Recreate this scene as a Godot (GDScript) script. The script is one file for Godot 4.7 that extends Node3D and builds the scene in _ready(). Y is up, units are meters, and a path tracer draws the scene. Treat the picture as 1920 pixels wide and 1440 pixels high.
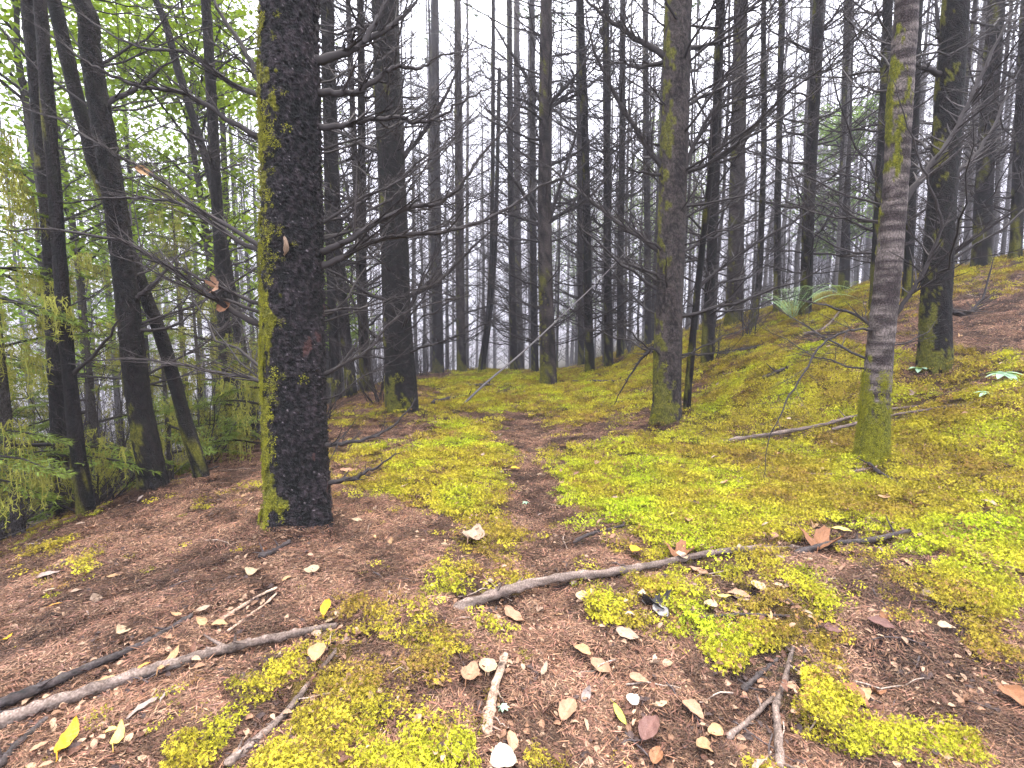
extends Node3D

# kind, description, bark (0 scaly black, 1 dark, 2 grey, 3 ringed), foot x, foot z, trunk line as x y z radius from the foot
const TRUNKS := [
	["mossy_trunk_conifer", "thick dark conifer with scaly black bark and a strip of yellow moss down its side", 0, -1.547, -3.561, [0.0, 0.0, 0.0, 0.223, 0.005, 0.341, 0.0, 0.215, 0.015, 1.115, 0.0, 0.209, 0.04, 1.853, 0.0, 0.201, 0.072, 2.729, 0.0, 0.19, 0.106, 3.556, 0.0, 0.18, 0.26, 8.276, 0.0, 0.119, 0.375, 12.995, 0.0, 0.012]],
	["dark_conifer", "smooth black conifer trunk leaning outward, crossed by a thinner leaning trunk", 1, -3.164, -4.358, [0.0, 0.0, 0.0, 0.108, -0.074, 0.814, 0.0, 0.093, -0.1, 1.551, 0.0, 0.089, -0.125, 2.347, 0.0, 0.083, -0.18, 3.069, 0.0, 0.077, -0.231, 3.683, 0.0, 0.073, -0.279, 4.081, 0.0, 0.07, -0.854, 10.106, 0.0, 0.046, -1.285, 16.131, 0.0, 0.012]],
	["thin_leaning_conifer", "thin black trunk leaning steeply across the thicker leaning trunk", 1, -2.885, -4.605, [0.0, 0.0, 0.0, 0.066, -0.137, 0.648, 0.0, 0.058, -0.26, 1.285, 0.0, 0.056, -0.42, 1.809, 0.0, 0.056, -0.58, 2.32, 0.0, 0.056, -0.751, 2.863, 0.0, 0.054, -0.907, 3.778, 0.0, 0.055, -0.977, 4.198, 0.0, 0.053, -1.145, 5.448, 0.0, 0.035, -1.27, 6.698, 0.0, 0.012]],
	["draped_conifer", "slim dark trunk hung with moss at the edge of the slope", 1, -3.528, -4.061, [0.0, 0.0, 0.0, 0.058, -0.029, 0.612, 0.0, 0.051, -0.034, 1.44, 0.0, 0.048, -0.018, 2.149, 0.0, 0.045, 0.005, 3.065, 0.0, 0.042, 0.023, 4.009, 0.0, 0.041, 0.042, 5.259, 0.0, 0.027, 0.057, 6.509, 0.0, 0.012]],
	["draped_conifer", "second slim moss-draped trunk standing just behind the first on the slope", 1, -4.432, -4.849, [-0.005, 0.0, 0.0, 0.07, 0.0, 0.313, 0.0, 0.067, 0.05, 1.475, 0.0, 0.061, 0.128, 2.965, 0.0, 0.057, 0.138, 4.356, 0.0, 0.052, 0.152, 4.799, 0.0, 0.051, 0.316, 11.137, 0.0, 0.034, 0.439, 17.475, 0.0, 0.012]],
	["bearded_conifer", "dark conifer with grey moss beard at its foot and curved bare branches", 1, -1.78, -8.137, [0.0, 0.0, 0.0, 0.263, -0.048, 1.533, 0.0, 0.224, -0.063, 3.181, 0.0, 0.21, -0.103, 4.754, 0.0, 0.197, -0.109, 6.257, 0.0, 0.2, -0.125, 11.079, 0.0, 0.132, -0.136, 15.901, 0.0, 0.012]],
	["straight_conifer", "straight mossy conifer standing alone in the middle of the mossy path", 2, 0.867, -11.852, [0.0, 0.0, 0.0, 0.194, -0.078, 2.047, 0.0, 0.166, -0.129, 3.958, 0.0, 0.157, -0.122, 6.249, 0.0, 0.147, -0.127, 8.439, 0.0, 0.127, -0.133, 11.618, 0.0, 0.084, -0.137, 14.797, 0.0, 0.012]],
	["grey_conifer", "stout grey-brown conifer with lichen patches and moss at its foot beside the path", 2, 2.078, -6.723, [0.0, 0.0, 0.0, 0.186, -0.014, 1.427, 0.0, 0.171, -0.019, 3.119, 0.0, 0.169, -0.025, 4.404, 0.0, 0.165, -0.026, 5.33, 0.0, 0.156, -0.031, 9.488, 0.0, 0.103, -0.034, 13.645, 0.0, 0.012]],
	["thin_sapling", "very thin dark sapling stem leaning beside the stout grey-brown conifer", 1, 2.46, -7.048, [0.0, 0.0, 0.0, 0.05, 0.057, 1.358, 0.0, 0.045, 0.149, 2.646, 0.0, 0.04, 0.226, 3.813, 0.0, 0.039, 0.252, 5.066, 0.0, 0.035, 0.273, 6.316, 0.0, 0.023, 0.289, 7.566, 0.0, 0.012]],
	["ringed_trunk_tree", "pale brown tree with horizontal ringed bark and a mossy foot", 3, 3.353, -4.607, [0.0, 0.0, 0.0, 0.126, -0.01, 0.494, 0.0, 0.112, -0.013, 1.132, 0.0, 0.106, 0.002, 1.751, 0.0, 0.1, 0.004, 2.622, 0.0, 0.093, -0.018, 3.412, 0.0, 0.091, -0.029, 4.047, 0.0, 0.085, -0.104, 9.832, 0.0, 0.056, -0.16, 15.616, 0.0, 0.012]],
	["dark_bank_conifer", "thick dark green-black conifer standing in shade on top of the bank", 1, 5.124, -6.137, [0.0, 0.0, 0.0, 0.165, -0.053, 0.897, 0.0, 0.152, -0.095, 2.007, 0.0, 0.138, -0.117, 3.188, 0.0, 0.129, -0.145, 4.206, 0.0, 0.122, -0.249, 8.996, 0.0, 0.08, -0.327, 13.785, 0.0, 0.012]],
	["bank_conifer", "shaded conifer high on the bank behind the thick dark one", 1, 10.333, -11.395, [0.0, 0.0, 0.0, 0.173, -0.103, 1.758, 0.0, 0.161, -0.186, 3.936, 0.0, 0.148, -0.243, 5.506, 0.0, 0.145, -0.321, 8.196, 0.0, 0.095, -0.379, 10.885, 0.0, 0.012]],
	["fern_side_conifer", "mossy-footed grey conifer on the bank beside the large fern", 2, 6.044, -13.891, [0.0, 0.0, 0.0, 0.226, -0.057, 2.295, 0.0, 0.202, -0.137, 5.011, 0.0, 0.184, -0.232, 8.238, 0.0, 0.167, -0.315, 11.729, 0.0, 0.11, -0.377, 15.22, 0.0, 0.012]],
	["crooked_sapling", "thin crooked stem beside the mossy-footed conifer and the fern", 1, 5.353, -11.36, [0.0, 0.0, 0.0, 0.07, 0.09, 0.961, 0.0, 0.064, 0.084, 2.334, 0.0, 0.057, 0.025, 4.216, 0.0, 0.056, -0.124, 6.855, 0.0, 0.05, -0.142, 7.263, 0.0, 0.033, -0.156, 7.671, 0.0, 0.012]],
	["bank_foot_conifer", "slim dark conifer rising from the litter at the foot of the bank", 1, 3.577, -9.284, [0.0, 0.0, 0.0, 0.11, -0.006, 1.258, 0.0, 0.09, 0.003, 2.755, 0.0, 0.084, -0.013, 4.549, 0.0, 0.077, -0.046, 6.265, 0.0, 0.071, -0.105, 10.038, 0.0, 0.047, -0.149, 13.812, 0.0, 0.012]],
	["ridge_conifer", "", 1, 6.392, -11.159, [0.0, 0.0, 0.0, 0.12, -0.065, 2.465, 0.0, 0.113, -0.093, 4.402, 0.0, 0.105, -0.145, 6.464, 0.0, 0.098, -0.199, 9.14, 0.0, 0.065, -0.24, 11.816, 0.0, 0.012]],
	["ridge_conifer", "", 1, 9.725, -15.086, [0.0, 0.0, 0.0, 0.157, -0.175, 2.988, 0.0, 0.141, -0.298, 5.447, 0.0, 0.131, -0.426, 7.951, 0.0, 0.122, -0.552, 11.004, 0.0, 0.081, -0.646, 14.058, 0.0, 0.012]],
	["ridge_conifer", "", 1, 6.431, -9.064, [0.0, 0.0, 0.0, 0.092, -0.069, 1.76, 0.0, 0.082, -0.122, 3.512, 0.0, 0.076, -0.208, 5.187, 0.0, 0.071, -0.385, 9.484, 0.0, 0.047, -0.518, 13.781, 0.0, 0.012]],
	["slope_conifer", "slim dark conifer behind the thick scaly trunk with brown leaves caught on it", 1, -3.92, -6.888, [-0.004, 0.0, 0.0, 0.088, 0.0, 0.342, 0.0, 0.084, 0.035, 1.804, 0.0, 0.075, 0.042, 3.537, 0.0, 0.066, 0.061, 4.854, 0.0, 0.059, 0.064, 5.803, 0.0, 0.057, 0.077, 10.203, 0.0, 0.038, 0.086, 14.603, 0.0, 0.012]],
	["slope_sapling", "thin bent stem slanting across the pale gap behind the thick scaly trunk", 1, -4.126, -7.91, [0.021, 0.0, 0.0, 0.079, 0.0, 0.566, 0.0, 0.075, -0.211, 2.553, 0.0, 0.064, -0.397, 4.048, 0.0, 0.058, -0.737, 5.405, 0.0, 0.053, -1.027, 6.495, 0.0, 0.047, -1.783, 10.051, 0.0, 0.031, -2.35, 13.606, 0.0, 0.012]],
	["slope_conifer", "", 1, -3.477, -10.908, [0.0, 0.0, 0.0, 0.122, -0.111, 1.668, 0.0, 0.108, -0.195, 3.876, 0.0, 0.1, -0.199, 5.985, 0.0, 0.092, -0.161, 8.001, 0.0, 0.085, -0.096, 12.209, 0.0, 0.056, -0.048, 16.418, 0.0, 0.012]],
	["slope_conifer", "", 1, -3.798, -10.9, [0.0, 0.0, 0.0, 0.109, -0.027, 1.802, 0.0, 0.097, -0.006, 4.009, 0.0, 0.094, 0.036, 6.629, 0.0, 0.081, 0.077, 8.131, 0.0, 0.08, 0.157, 11.8, 0.0, 0.053, 0.218, 15.469, 0.0, 0.012]],
	["slope_conifer", "", 1, -3.268, -11.406, [0.004, 0.0, 0.0, 0.098, -0.043, 1.618, 0.0, 0.086, 0.01, 3.928, 0.0, 0.084, 0.109, 8.24, 0.0, 0.069, 0.164, 11.218, 0.0, 0.046, 0.206, 14.196, 0.0, 0.012]],
	["path_side_conifer", "", 1, -2.576, -17.662, [0.0, 0.0, 0.0, 0.203, 0.006, 2.581, 0.0, 0.182, 0.017, 5.428, 0.0, 0.169, 0.04, 8.842, 0.0, 0.148, 0.079, 12.106, 0.0, 0.128, 0.102, 14.606, 0.0, 0.084, 0.12, 17.106, 0.0, 0.012]],
	["path_side_conifer", "", 2, -1.574, -15.836, [0.0, 0.0, 0.0, 0.15, -0.023, 2.348, 0.0, 0.131, -0.026, 4.9, 0.0, 0.121, -0.021, 7.962, 0.0, 0.11, -0.002, 10.888, 0.0, 0.1, 0.013, 13.553, 0.0, 0.066, 0.024, 16.218, 0.0, 0.012]],
	["path_side_sapling", "", 1, -0.979, -15.428, [0.0, 0.0, 0.0, 0.073, 0.237, 1.651, 0.0, 0.072, 0.358, 3.231, 0.0, 0.064, 0.418, 6.283, 0.0, 0.062, 0.452, 10.608, 0.0, 0.053, 0.468, 13.108, 0.0, 0.035, 0.479, 15.608, 0.0, 0.012]],
	["path_side_sapling", "", 1, -0.908, -15.908, [0.0, 0.0, 0.0, 0.067, 0.21, 1.668, 0.0, 0.066, 0.384, 3.619, 0.0, 0.065, 0.493, 7.209, 0.0, 0.056, 0.567, 10.904, 0.0, 0.054, 0.552, 9.964, 0.0, 0.036, 0.54, 9.024, 0.0, 0.012]],
	["path_side_conifer", "", 2, 0.341, -20.192, [0.0, 0.0, 0.0, 0.16, -0.089, 2.886, 0.0, 0.147, -0.135, 6.141, 0.0, 0.134, -0.164, 13.776, 0.0, 0.108, -0.172, 16.276, 0.0, 0.071, -0.177, 18.776, 0.0, 0.012]],
	["path_side_conifer", "", 1, 0.069, -16.445, [0.005, 0.0, 0.0, 0.128, 0.0, 0.082, 0.0, 0.122, -0.052, 2.38, 0.0, 0.103, -0.103, 5.031, 0.0, 0.101, -0.15, 11.249, 0.0, 0.08, -0.165, 13.749, 0.0, 0.053, -0.176, 16.249, 0.0, 0.012]],
	["path_side_conifer", "", 1, 0.757, -16.649, [0.0, 0.0, 0.0, 0.123, -0.047, 2.433, 0.0, 0.112, -0.094, 5.117, 0.0, 0.102, -0.14, 11.412, 0.0, 0.081, -0.154, 13.912, 0.0, 0.054, -0.165, 16.412, 0.0, 0.012]],
	["path_side_conifer", "", 1, 2.004, -12.98, [0.0, 0.0, 0.0, 0.129, -0.088, 1.952, 0.0, 0.107, -0.15, 4.044, 0.0, 0.098, -0.256, 6.554, 0.0, 0.09, -0.384, 8.952, 0.0, 0.082, -0.49, 11.452, 0.0, 0.054, -0.569, 13.952, 0.0, 0.012]],
	["path_side_conifer", "", 1, 2.376, -17.45, [0.007, 0.0, 0.0, 0.115, -0.071, 3.361, 0.0, 0.098, -0.159, 6.813, 0.0, 0.087, -0.266, 11.705, 0.0, 0.076, -0.311, 14.266, 0.0, 0.05, -0.345, 16.827, 0.0, 0.012]],
	["bank_foot_conifer", "", 1, 2.572, -13.484, [0.008, 0.0, 0.0, 0.125, 0.0, 0.192, 0.0, 0.119, -0.081, 2.644, 0.0, 0.103, -0.151, 5.312, 0.0, 0.094, -0.258, 9.092, 0.0, 0.084, -0.33, 12.287, 0.0, 0.055, -0.384, 15.482, 0.0, 0.012]],
	["bank_foot_conifer", "", 1, 3.205, -15.038, [0.005, 0.0, 0.0, 0.113, 0.0, 0.437, 0.0, 0.108, -0.054, 2.682, 0.0, 0.099, -0.081, 5.657, 0.0, 0.089, -0.155, 9.873, 0.0, 0.079, -0.19, 12.373, 0.0, 0.052, -0.216, 14.873, 0.0, 0.012]],
	["bank_foot_conifer", "", 1, 4.563, -17.053, [0.009, 0.0, 0.0, 0.127, 0.0, 0.233, 0.0, 0.121, -0.092, 2.69, 0.0, 0.111, -0.229, 6.063, 0.0, 0.1, -0.406, 10.844, 0.0, 0.088, -0.48, 13.344, 0.0, 0.058, -0.535, 15.844, 0.0, 0.012]],
	["bank_foot_conifer", "", 1, 6.787, -13.141, [0.011, 0.0, 0.0, 0.089, 0.0, 0.15, 0.0, 0.085, -0.11, 2.471, 0.0, 0.077, -0.209, 5.012, 0.0, 0.07, -0.303, 7.44, 0.0, 0.068, -0.419, 11.195, 0.0, 0.045, -0.506, 14.95, 0.0, 0.012]],
	["ridge_conifer", "", 1, 7.335, -9.536, [0.0, 0.0, 0.0, 0.078, -0.102, 2.47, 0.0, 0.068, -0.249, 5.143, 0.0, 0.062, -0.437, 9.425, 0.0, 0.041, -0.578, 13.707, 0.0, 0.012]],
	["ridge_conifer", "", 1, 10.942, -11.257, [0.0, 0.0, 0.0, 0.107, -0.194, 2.627, 0.0, 0.1, -0.348, 5.242, 0.0, 0.092, -0.5, 8.472, 0.0, 0.061, -0.614, 11.703, 0.0, 0.012]],
]
# branches with a line of their own: trunk, root radius, line from that trunk's foot
const SHAPED_BRANCHES := [
	[0, 0.017, [-0.188, 1.925, 0.0, -0.447, 2.087, -0.109, -0.779, 2.292, -0.242, -1.122, 2.39, -0.356, -1.536, 2.424, -0.481, -1.975, 2.422, -0.607, -2.313, 2.41, -0.7]],
	[0, 0.015, [-0.197, 1.961, 0.0, -0.619, 2.254, -0.071, -0.931, 2.471, -0.123, -1.316, 2.687, -0.182, -1.683, 2.905, -0.238, -2.146, 3.057, -0.3]],
	[0, 0.017, [-0.132, 2.661, 0.0, -0.391, 2.839, 0.063, -0.59, 2.944, 0.111, -0.789, 2.955, 0.152, -0.999, 3.022, 0.2, -1.134, 3.108, 0.238, -1.328, 3.26, 0.3]],
	[0, 0.019, [-0.14, 2.952, 0.0, -0.363, 3.087, -0.078, -0.708, 3.327, -0.199, -1.201, 3.466, -0.339, -1.727, 3.783, -0.5]],
	[0, 0.021, [-0.088, 2.942, 0.0, -0.244, 3.266, -0.077, -0.455, 3.585, -0.157, -0.537, 3.776, -0.2]],
	[0, 0.021, [-0.202, 1.415, 0.0, -0.353, 1.539, 0.044, -0.551, 1.697, 0.104, -0.709, 1.822, 0.153, -0.864, 1.935, 0.202, -1.005, 2.006, 0.244, -1.368, 2.037, 0.345, -1.561, 2.027, 0.4]],
	[0, 0.015, [-0.188, 1.051, 0.0, -0.418, 1.084, -0.082, -0.969, 1.155, -0.267, -1.454, 1.194, -0.418, -2.09, 1.148, -0.6]],
	[0, 0.013, [-0.152, 1.566, 0.0, -0.491, 1.738, 0.084, -0.694, 1.838, 0.137, -0.945, 1.898, 0.2]],
	[0, 0.03, [0.291, 3.175, 0.0, 0.402, 3.253, -0.065, 0.53, 3.374, -0.143, 0.704, 3.531, -0.243, 0.857, 3.731, -0.343, 0.93, 3.865, -0.4]],
	[0, 0.019, [0.57, 3.3, 0.0, 0.636, 3.464, -0.072, 0.701, 3.643, -0.147, 0.743, 3.776, -0.2]],
	[0, 0.024, [0.283, 2.992, 0.0, 0.401, 2.996, -0.04, 0.523, 3.037, -0.08, 0.651, 3.163, -0.131, 0.741, 3.219, -0.162, 0.912, 3.244, -0.214, 1.02, 3.325, -0.251, 1.185, 3.385, -0.3]],
	[0, 0.019, [0.277, 2.763, 0.0, 0.387, 2.798, -0.058, 0.532, 2.864, -0.131, 0.733, 2.915, -0.227, 0.862, 2.909, -0.287, 1.0, 2.963, -0.349, 1.154, 3.091, -0.426, 1.345, 3.227, -0.514, 1.543, 3.354, -0.6]],
	[0, 0.022, [0.25, 1.947, 0.0, 0.365, 2.013, -0.037, 0.558, 2.144, -0.099, 0.827, 2.285, -0.178, 1.033, 2.338, -0.233, 1.204, 2.511, -0.292, 1.319, 2.696, -0.344, 1.587, 3.043, -0.447, 1.692, 3.251, -0.5]],
	[0, 0.021, [0.246, 1.853, 0.0, 0.352, 1.919, -0.064, 0.498, 2.043, -0.156, 0.868, 2.131, -0.336, 1.215, 2.219, -0.49, 1.543, 2.405, -0.639, 1.788, 2.588, -0.753, 1.955, 2.67, -0.821, 2.133, 2.809, -0.9]],
	[0, 0.015, [0.229, 1.108, 0.0, 0.327, 1.16, -0.052, 0.516, 1.297, -0.156, 0.648, 1.472, -0.247, 0.814, 1.577, -0.328, 1.239, 1.696, -0.5]],
	[0, 0.017, [0.238, 0.585, 0.0, 0.311, 0.6, -0.035, 0.504, 0.632, -0.124, 0.681, 0.723, -0.21, 0.817, 0.894, -0.3]],
	[0, 0.019, [0.242, 0.309, 0.0, 0.372, 0.335, -0.056, 0.514, 0.394, -0.119, 0.693, 0.491, -0.2]],
	[7, 0.039, [-0.121, 4.66, 0.0, -0.531, 4.945, -0.093, -0.85, 5.198, -0.168, -1.148, 5.473, -0.24, -1.396, 5.698, -0.3]],
	[7, 0.039, [-0.128, 3.322, 0.0, -0.455, 3.696, 0.042, -0.856, 4.288, 0.105, -1.115, 4.748, 0.153, -1.226, 5.212, 0.2]],
	[7, 0.035, [-0.163, 2.312, 0.0, -0.515, 2.57, -0.088, -1.026, 2.978, -0.216, -1.472, 3.371, -0.33, -1.762, 3.598, -0.4]],
	[7, 0.025, [-0.179, 4.616, 0.0, -0.469, 4.644, -0.202, -0.651, 4.76, -0.323, -0.935, 4.793, -0.5]],
	[7, 0.021, [-0.173, 3.25, 0.0, -0.522, 3.252, 0.173, -0.749, 3.308, 0.3]],
	[7, 0.021, [-0.159, 2.0, 0.0, -0.617, 2.2, -0.19, -0.872, 2.369, -0.3]],
	[7, 0.032, [0.129, 3.348, 0.0, 0.361, 3.868, -0.097, 0.635, 4.292, -0.181, 0.965, 4.931, -0.3]],
	[7, 0.028, [0.098, 3.282, 0.0, 0.562, 3.468, 0.091, 0.987, 3.851, 0.202, 1.369, 4.147, 0.3]],
	[7, 0.028, [0.107, 4.766, 0.0, 0.476, 4.889, -0.107, 0.96, 5.151, -0.254, 1.452, 5.425, -0.4]],
	[7, 0.025, [-0.103, 1.147, 0.0, -0.258, 1.003, -0.063, -0.473, 0.669, -0.176, -0.658, 0.244, -0.3]],
	[8, 0.026, [0.041, 1.758, 0.0, 0.477, 2.11, -0.067, 1.008, 2.458, -0.142, 1.584, 2.797, -0.22, 2.099, 3.247, -0.3]],
	[6, 0.044, [-0.205, 6.294, 0.0, -0.571, 6.968, -0.112, -1.105, 7.82, -0.258, -1.584, 8.676, -0.4]],
	[6, 0.044, [-0.005, 6.327, 0.0, 0.527, 6.857, 0.129, 1.061, 7.631, 0.3]],
	[6, 0.037, [0.008, 6.249, 0.0, 0.821, 6.766, -0.287, 1.592, 7.542, -0.6]],
	[6, 0.037, [-0.228, 6.182, 0.0, -0.751, 6.307, 0.26, -1.262, 6.238, 0.5]],
	[6, 0.044, [-0.237, 3.793, 0.0, -0.867, 4.849, -0.274, -1.55, 5.63, -0.5]],
	[6, 0.044, [0.029, 3.817, 0.0, 0.959, 4.398, -0.127, 1.819, 5.62, -0.3]],
	[6, 0.044, [-0.019, 3.817, 0.0, 0.475, 5.375, 0.246, 0.728, 6.302, 0.4]],
	[6, 0.037, [-0.261, 3.723, 0.0, -0.99, 3.978, -0.204, -1.741, 4.104, -0.4]],
	[6, 0.037, [0.019, 5.002, 0.0, 0.7, 5.388, -0.128, 1.441, 6.141, -0.3]],
	[9, 0.029, [0.047, 2.342, 0.0, 0.327, 2.68, -0.077, 0.651, 3.121, -0.173, 0.863, 3.527, -0.252, 1.117, 3.999, -0.344, 1.286, 4.284, -0.4]],
	[9, 0.019, [0.081, 1.387, 0.0, 0.216, 1.631, 0.026, 0.303, 1.839, 0.048, 0.37, 2.18, 0.081, 0.204, 2.523, 0.115, 0.007, 2.871, 0.151, -0.233, 3.321, 0.2]],
	[9, 0.01, [-0.05, 1.286, 0.0, -0.355, 1.277, 0.068, -0.622, 1.157, 0.139, -0.828, 0.901, 0.223, -1.038, 0.598, 0.322, -1.183, 0.338, 0.405, -1.244, 0.02, 0.5]],
	[9, 0.015, [-0.025, 1.277, 0.0, -0.187, 1.423, -0.135, -0.402, 1.527, -0.282, -0.595, 1.584, -0.4]],
	[10, 0.029, [0.031, 2.307, 0.0, 0.355, 2.582, -0.115, 0.711, 3.064, -0.278, 1.14, 3.774, -0.5]],
	[10, 0.029, [-0.097, 0.897, 0.0, 0.335, 0.709, -0.093, 0.645, 0.906, -0.17, 0.875, 1.436, -0.3]],
	[10, 0.029, [-0.352, 3.418, 0.0, -0.728, 3.53, 0.119, -1.086, 3.731, 0.261, -1.32, 3.969, 0.4]],
	[10, 0.032, [-0.186, 3.589, 0.0, -0.218, 3.93, -0.11, -0.183, 4.346, -0.236, -0.181, 4.558, -0.3]],
	[10, 0.026, [0.09, 1.396, 0.0, 0.282, 1.666, 0.204, 0.456, 1.885, 0.4]],
	[5, 0.039, [0.088, 1.869, 0.0, 0.668, 2.213, -0.125, 1.176, 2.734, -0.257, 1.78, 3.266, -0.4]],
	[5, 0.034, [-0.27, 1.194, 0.0, -0.504, 1.365, 0.058, -0.706, 1.86, 0.167, -0.803, 2.49, 0.3]],
	[5, 0.034, [-0.271, 2.613, 0.0, -0.528, 2.922, 0.088, -0.707, 3.52, 0.23, -0.781, 4.223, 0.4]],
	[5, 0.039, [0.073, 3.976, 0.0, 0.457, 4.486, -0.112, 0.863, 5.255, -0.262, 1.109, 6.028, -0.4]],
	[1, 0.021, [0.015, 1.731, 0.0, 0.095, 1.921, -0.136, 0.193, 2.172, -0.3]],
	[1, 0.021, [-0.161, 3.276, 0.0, 0.02, 3.513, -0.165, 0.139, 3.691, -0.274, 0.302, 3.883, -0.4]],
	[1, 0.016, [0.084, 1.46, 0.0, 0.21, 1.506, -0.126, 0.352, 1.699, -0.3]],
	[3, 0.015, [0.052, 1.225, 0.0, 0.429, 1.487, 0.175, 0.645, 1.686, 0.3]],
]
# name, description, wood (0 grey, 1 dark, 2 bark), radius, line over the ground as x z
const STICKS := [
	["fallen_branch", "long grey fallen branch lying across the mossy path", 0, 0.027, [-0.295, -2.406, -0.029, -2.608, 0.275, -2.751, 0.59, -2.803, 0.939, -2.93, 1.271, -3.032, 1.558, -3.076, 1.831, -3.082]],
	["fallen_branch", "thin dark stick carrying on beyond the curled brown leaf at the long branch's end", 1, 0.021, [1.743, -2.986, 2.03, -3.075, 2.277, -3.092, 2.596, -3.174]],
	["fallen_branch", "long pale grey stick resting on brown needles, its broken end by a mossy tuft", 0, 0.026, [-1.894, -1.611, -1.779, -1.706, -1.664, -1.802, -1.522, -1.889, -1.367, -1.982, -1.255, -2.06, -1.144, -2.117, -0.976, -2.17, -0.816, -2.218]],
	["fallen_branch", "dark wet stick lying above the long pale grey one", 1, 0.02, [-2.008, -1.753, -1.9, -1.852, -1.799, -1.958, -1.673, -2.091, -1.611, -2.208, -1.566, -2.342]],
	["fallen_branch", "thin dark stick squeezed between the wet stick and the long pale one", 1, 0.01, [-1.954, -1.74, -1.787, -1.778, -1.627, -1.833, -1.465, -1.9, -1.366, -1.947]],
	["fallen_branch", "straight split stick lying on moss and needles, pointing at the mossy tuft", 0, 0.014, [-0.908, -1.461, -0.853, -1.575, -0.812, -1.71, -0.781, -1.913, -0.738, -2.128]],
	["bark_strip", "pale strip of bark lying loose on the needles", 2, 0.013, [-1.402, -2.285, -1.367, -2.403, -1.329, -2.514, -1.275, -2.61]],
	["bark_strip", "narrow pale bark splinter beside a wider bark strip", 2, 0.009, [-1.324, -2.204, -1.291, -2.333, -1.261, -2.46, -1.253, -2.575]],
	["rotten_stick", "flat crumbling piece of rotten wood on reddish needles", 2, 0.024, [-0.097, -1.626, -0.083, -1.729, -0.068, -1.86, -0.028, -2.066]],
	["fallen_branch", "short dark stick at the corner below the long pale stick", 1, 0.013, [-1.641, -1.457, -1.663, -1.559, -1.67, -1.67]],
	["forked_stick", "brown forked stick half sunk in bright moss", 0, 0.015, [0.898, -1.535, 0.967, -1.687, 1.036, -1.831, 1.132, -1.953, 1.293, -2.183]],
	["fallen_branch", "short brown stick touching the forked stick", 0, 0.011, [0.775, -1.674, 0.914, -1.772, 1.073, -1.897]],
	["fallen_branch", "stubby dark stick lying beside the forked stick on moss", 1, 0.012, [0.941, -1.912, 1.058, -2.007, 1.186, -2.107]],
	["fallen_pole", "long slender pole passing behind the ringed trunk, its thin end at the path", 0, 0.023, [2.186, -5.846, 2.713, -5.873, 3.1, -5.776, 3.532, -5.684, 3.904, -5.706, 4.333, -5.645, 4.691, -5.316]],
	["fallen_pole", "second slender pole on the bank lying just below the first", 0, 0.02, [3.578, -5.563, 3.884, -5.498, 4.174, -5.425, 4.388, -5.143, 4.623, -4.982]],
	["fallen_branch", "short dark stick at the foot of the thick scaly trunk", 1, 0.02, [-1.566, -2.994, -1.508, -3.075, -1.467, -3.215]],
	["fallen_branch", "thin dark twig on moss above the forked stick", 1, 0.008, [0.882, -2.281, 1.136, -2.359, 1.338, -2.393, 1.543, -2.423]],
	["mossy_log", "low mossy log lying beside the lone mossy conifer", 1, 0.046, [1.411, -11.885, 1.801, -11.332, 2.068, -10.269, 2.295, -9.936]],
	["mossy_log", "dark little log across the far end of the mossy path", 1, 0.047, [-1.007, -11.873, -0.506, -11.922, 0.063, -11.848]],
	["fallen_branch", "crooked dark twig in the worn middle of the path", 1, 0.014, [0.415, -3.286, 0.519, -3.381, 0.659, -3.434, 0.803, -3.493]],
	["fallen_branch", "dark stick in the litter by the bearded conifer", 1, 0.04, [-1.461, -9.144, -1.173, -10.025, -0.718, -10.392]],
	["fallen_branch", "thin pale twig lying on moss below the ringed trunk", 0, 0.013, [2.68, -4.501, 2.895, -4.383, 3.269, -4.444]],
	["fallen_branch", "thin dark stick running downhill from the ringed trunk's foot", 1, 0.018, [3.257, -4.53, 3.194, -4.273, 3.165, -4.049]],
	["fallen_branch", "grey branchlet lying on brown litter below the fern", 0, 0.031, [5.107, -8.938, 5.473, -8.937, 6.63, -10.335]],
	["fallen_branch", "dark stick lying on the bank below the fern", 1, 0.035, [3.891, -9.593, 4.225, -9.448, 4.57, -9.353]],
	["fallen_branch", "short dark stick under bright moss on the bank", 1, 0.035, [3.485, -7.0, 3.646, -6.962, 3.794, -6.929]],
	["fallen_branch", "thin stick lying on litter below the crossed leaning trunks", 1, 0.018, [-3.52, -5.156, -3.371, -5.237, -3.176, -5.346]],
]
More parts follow.
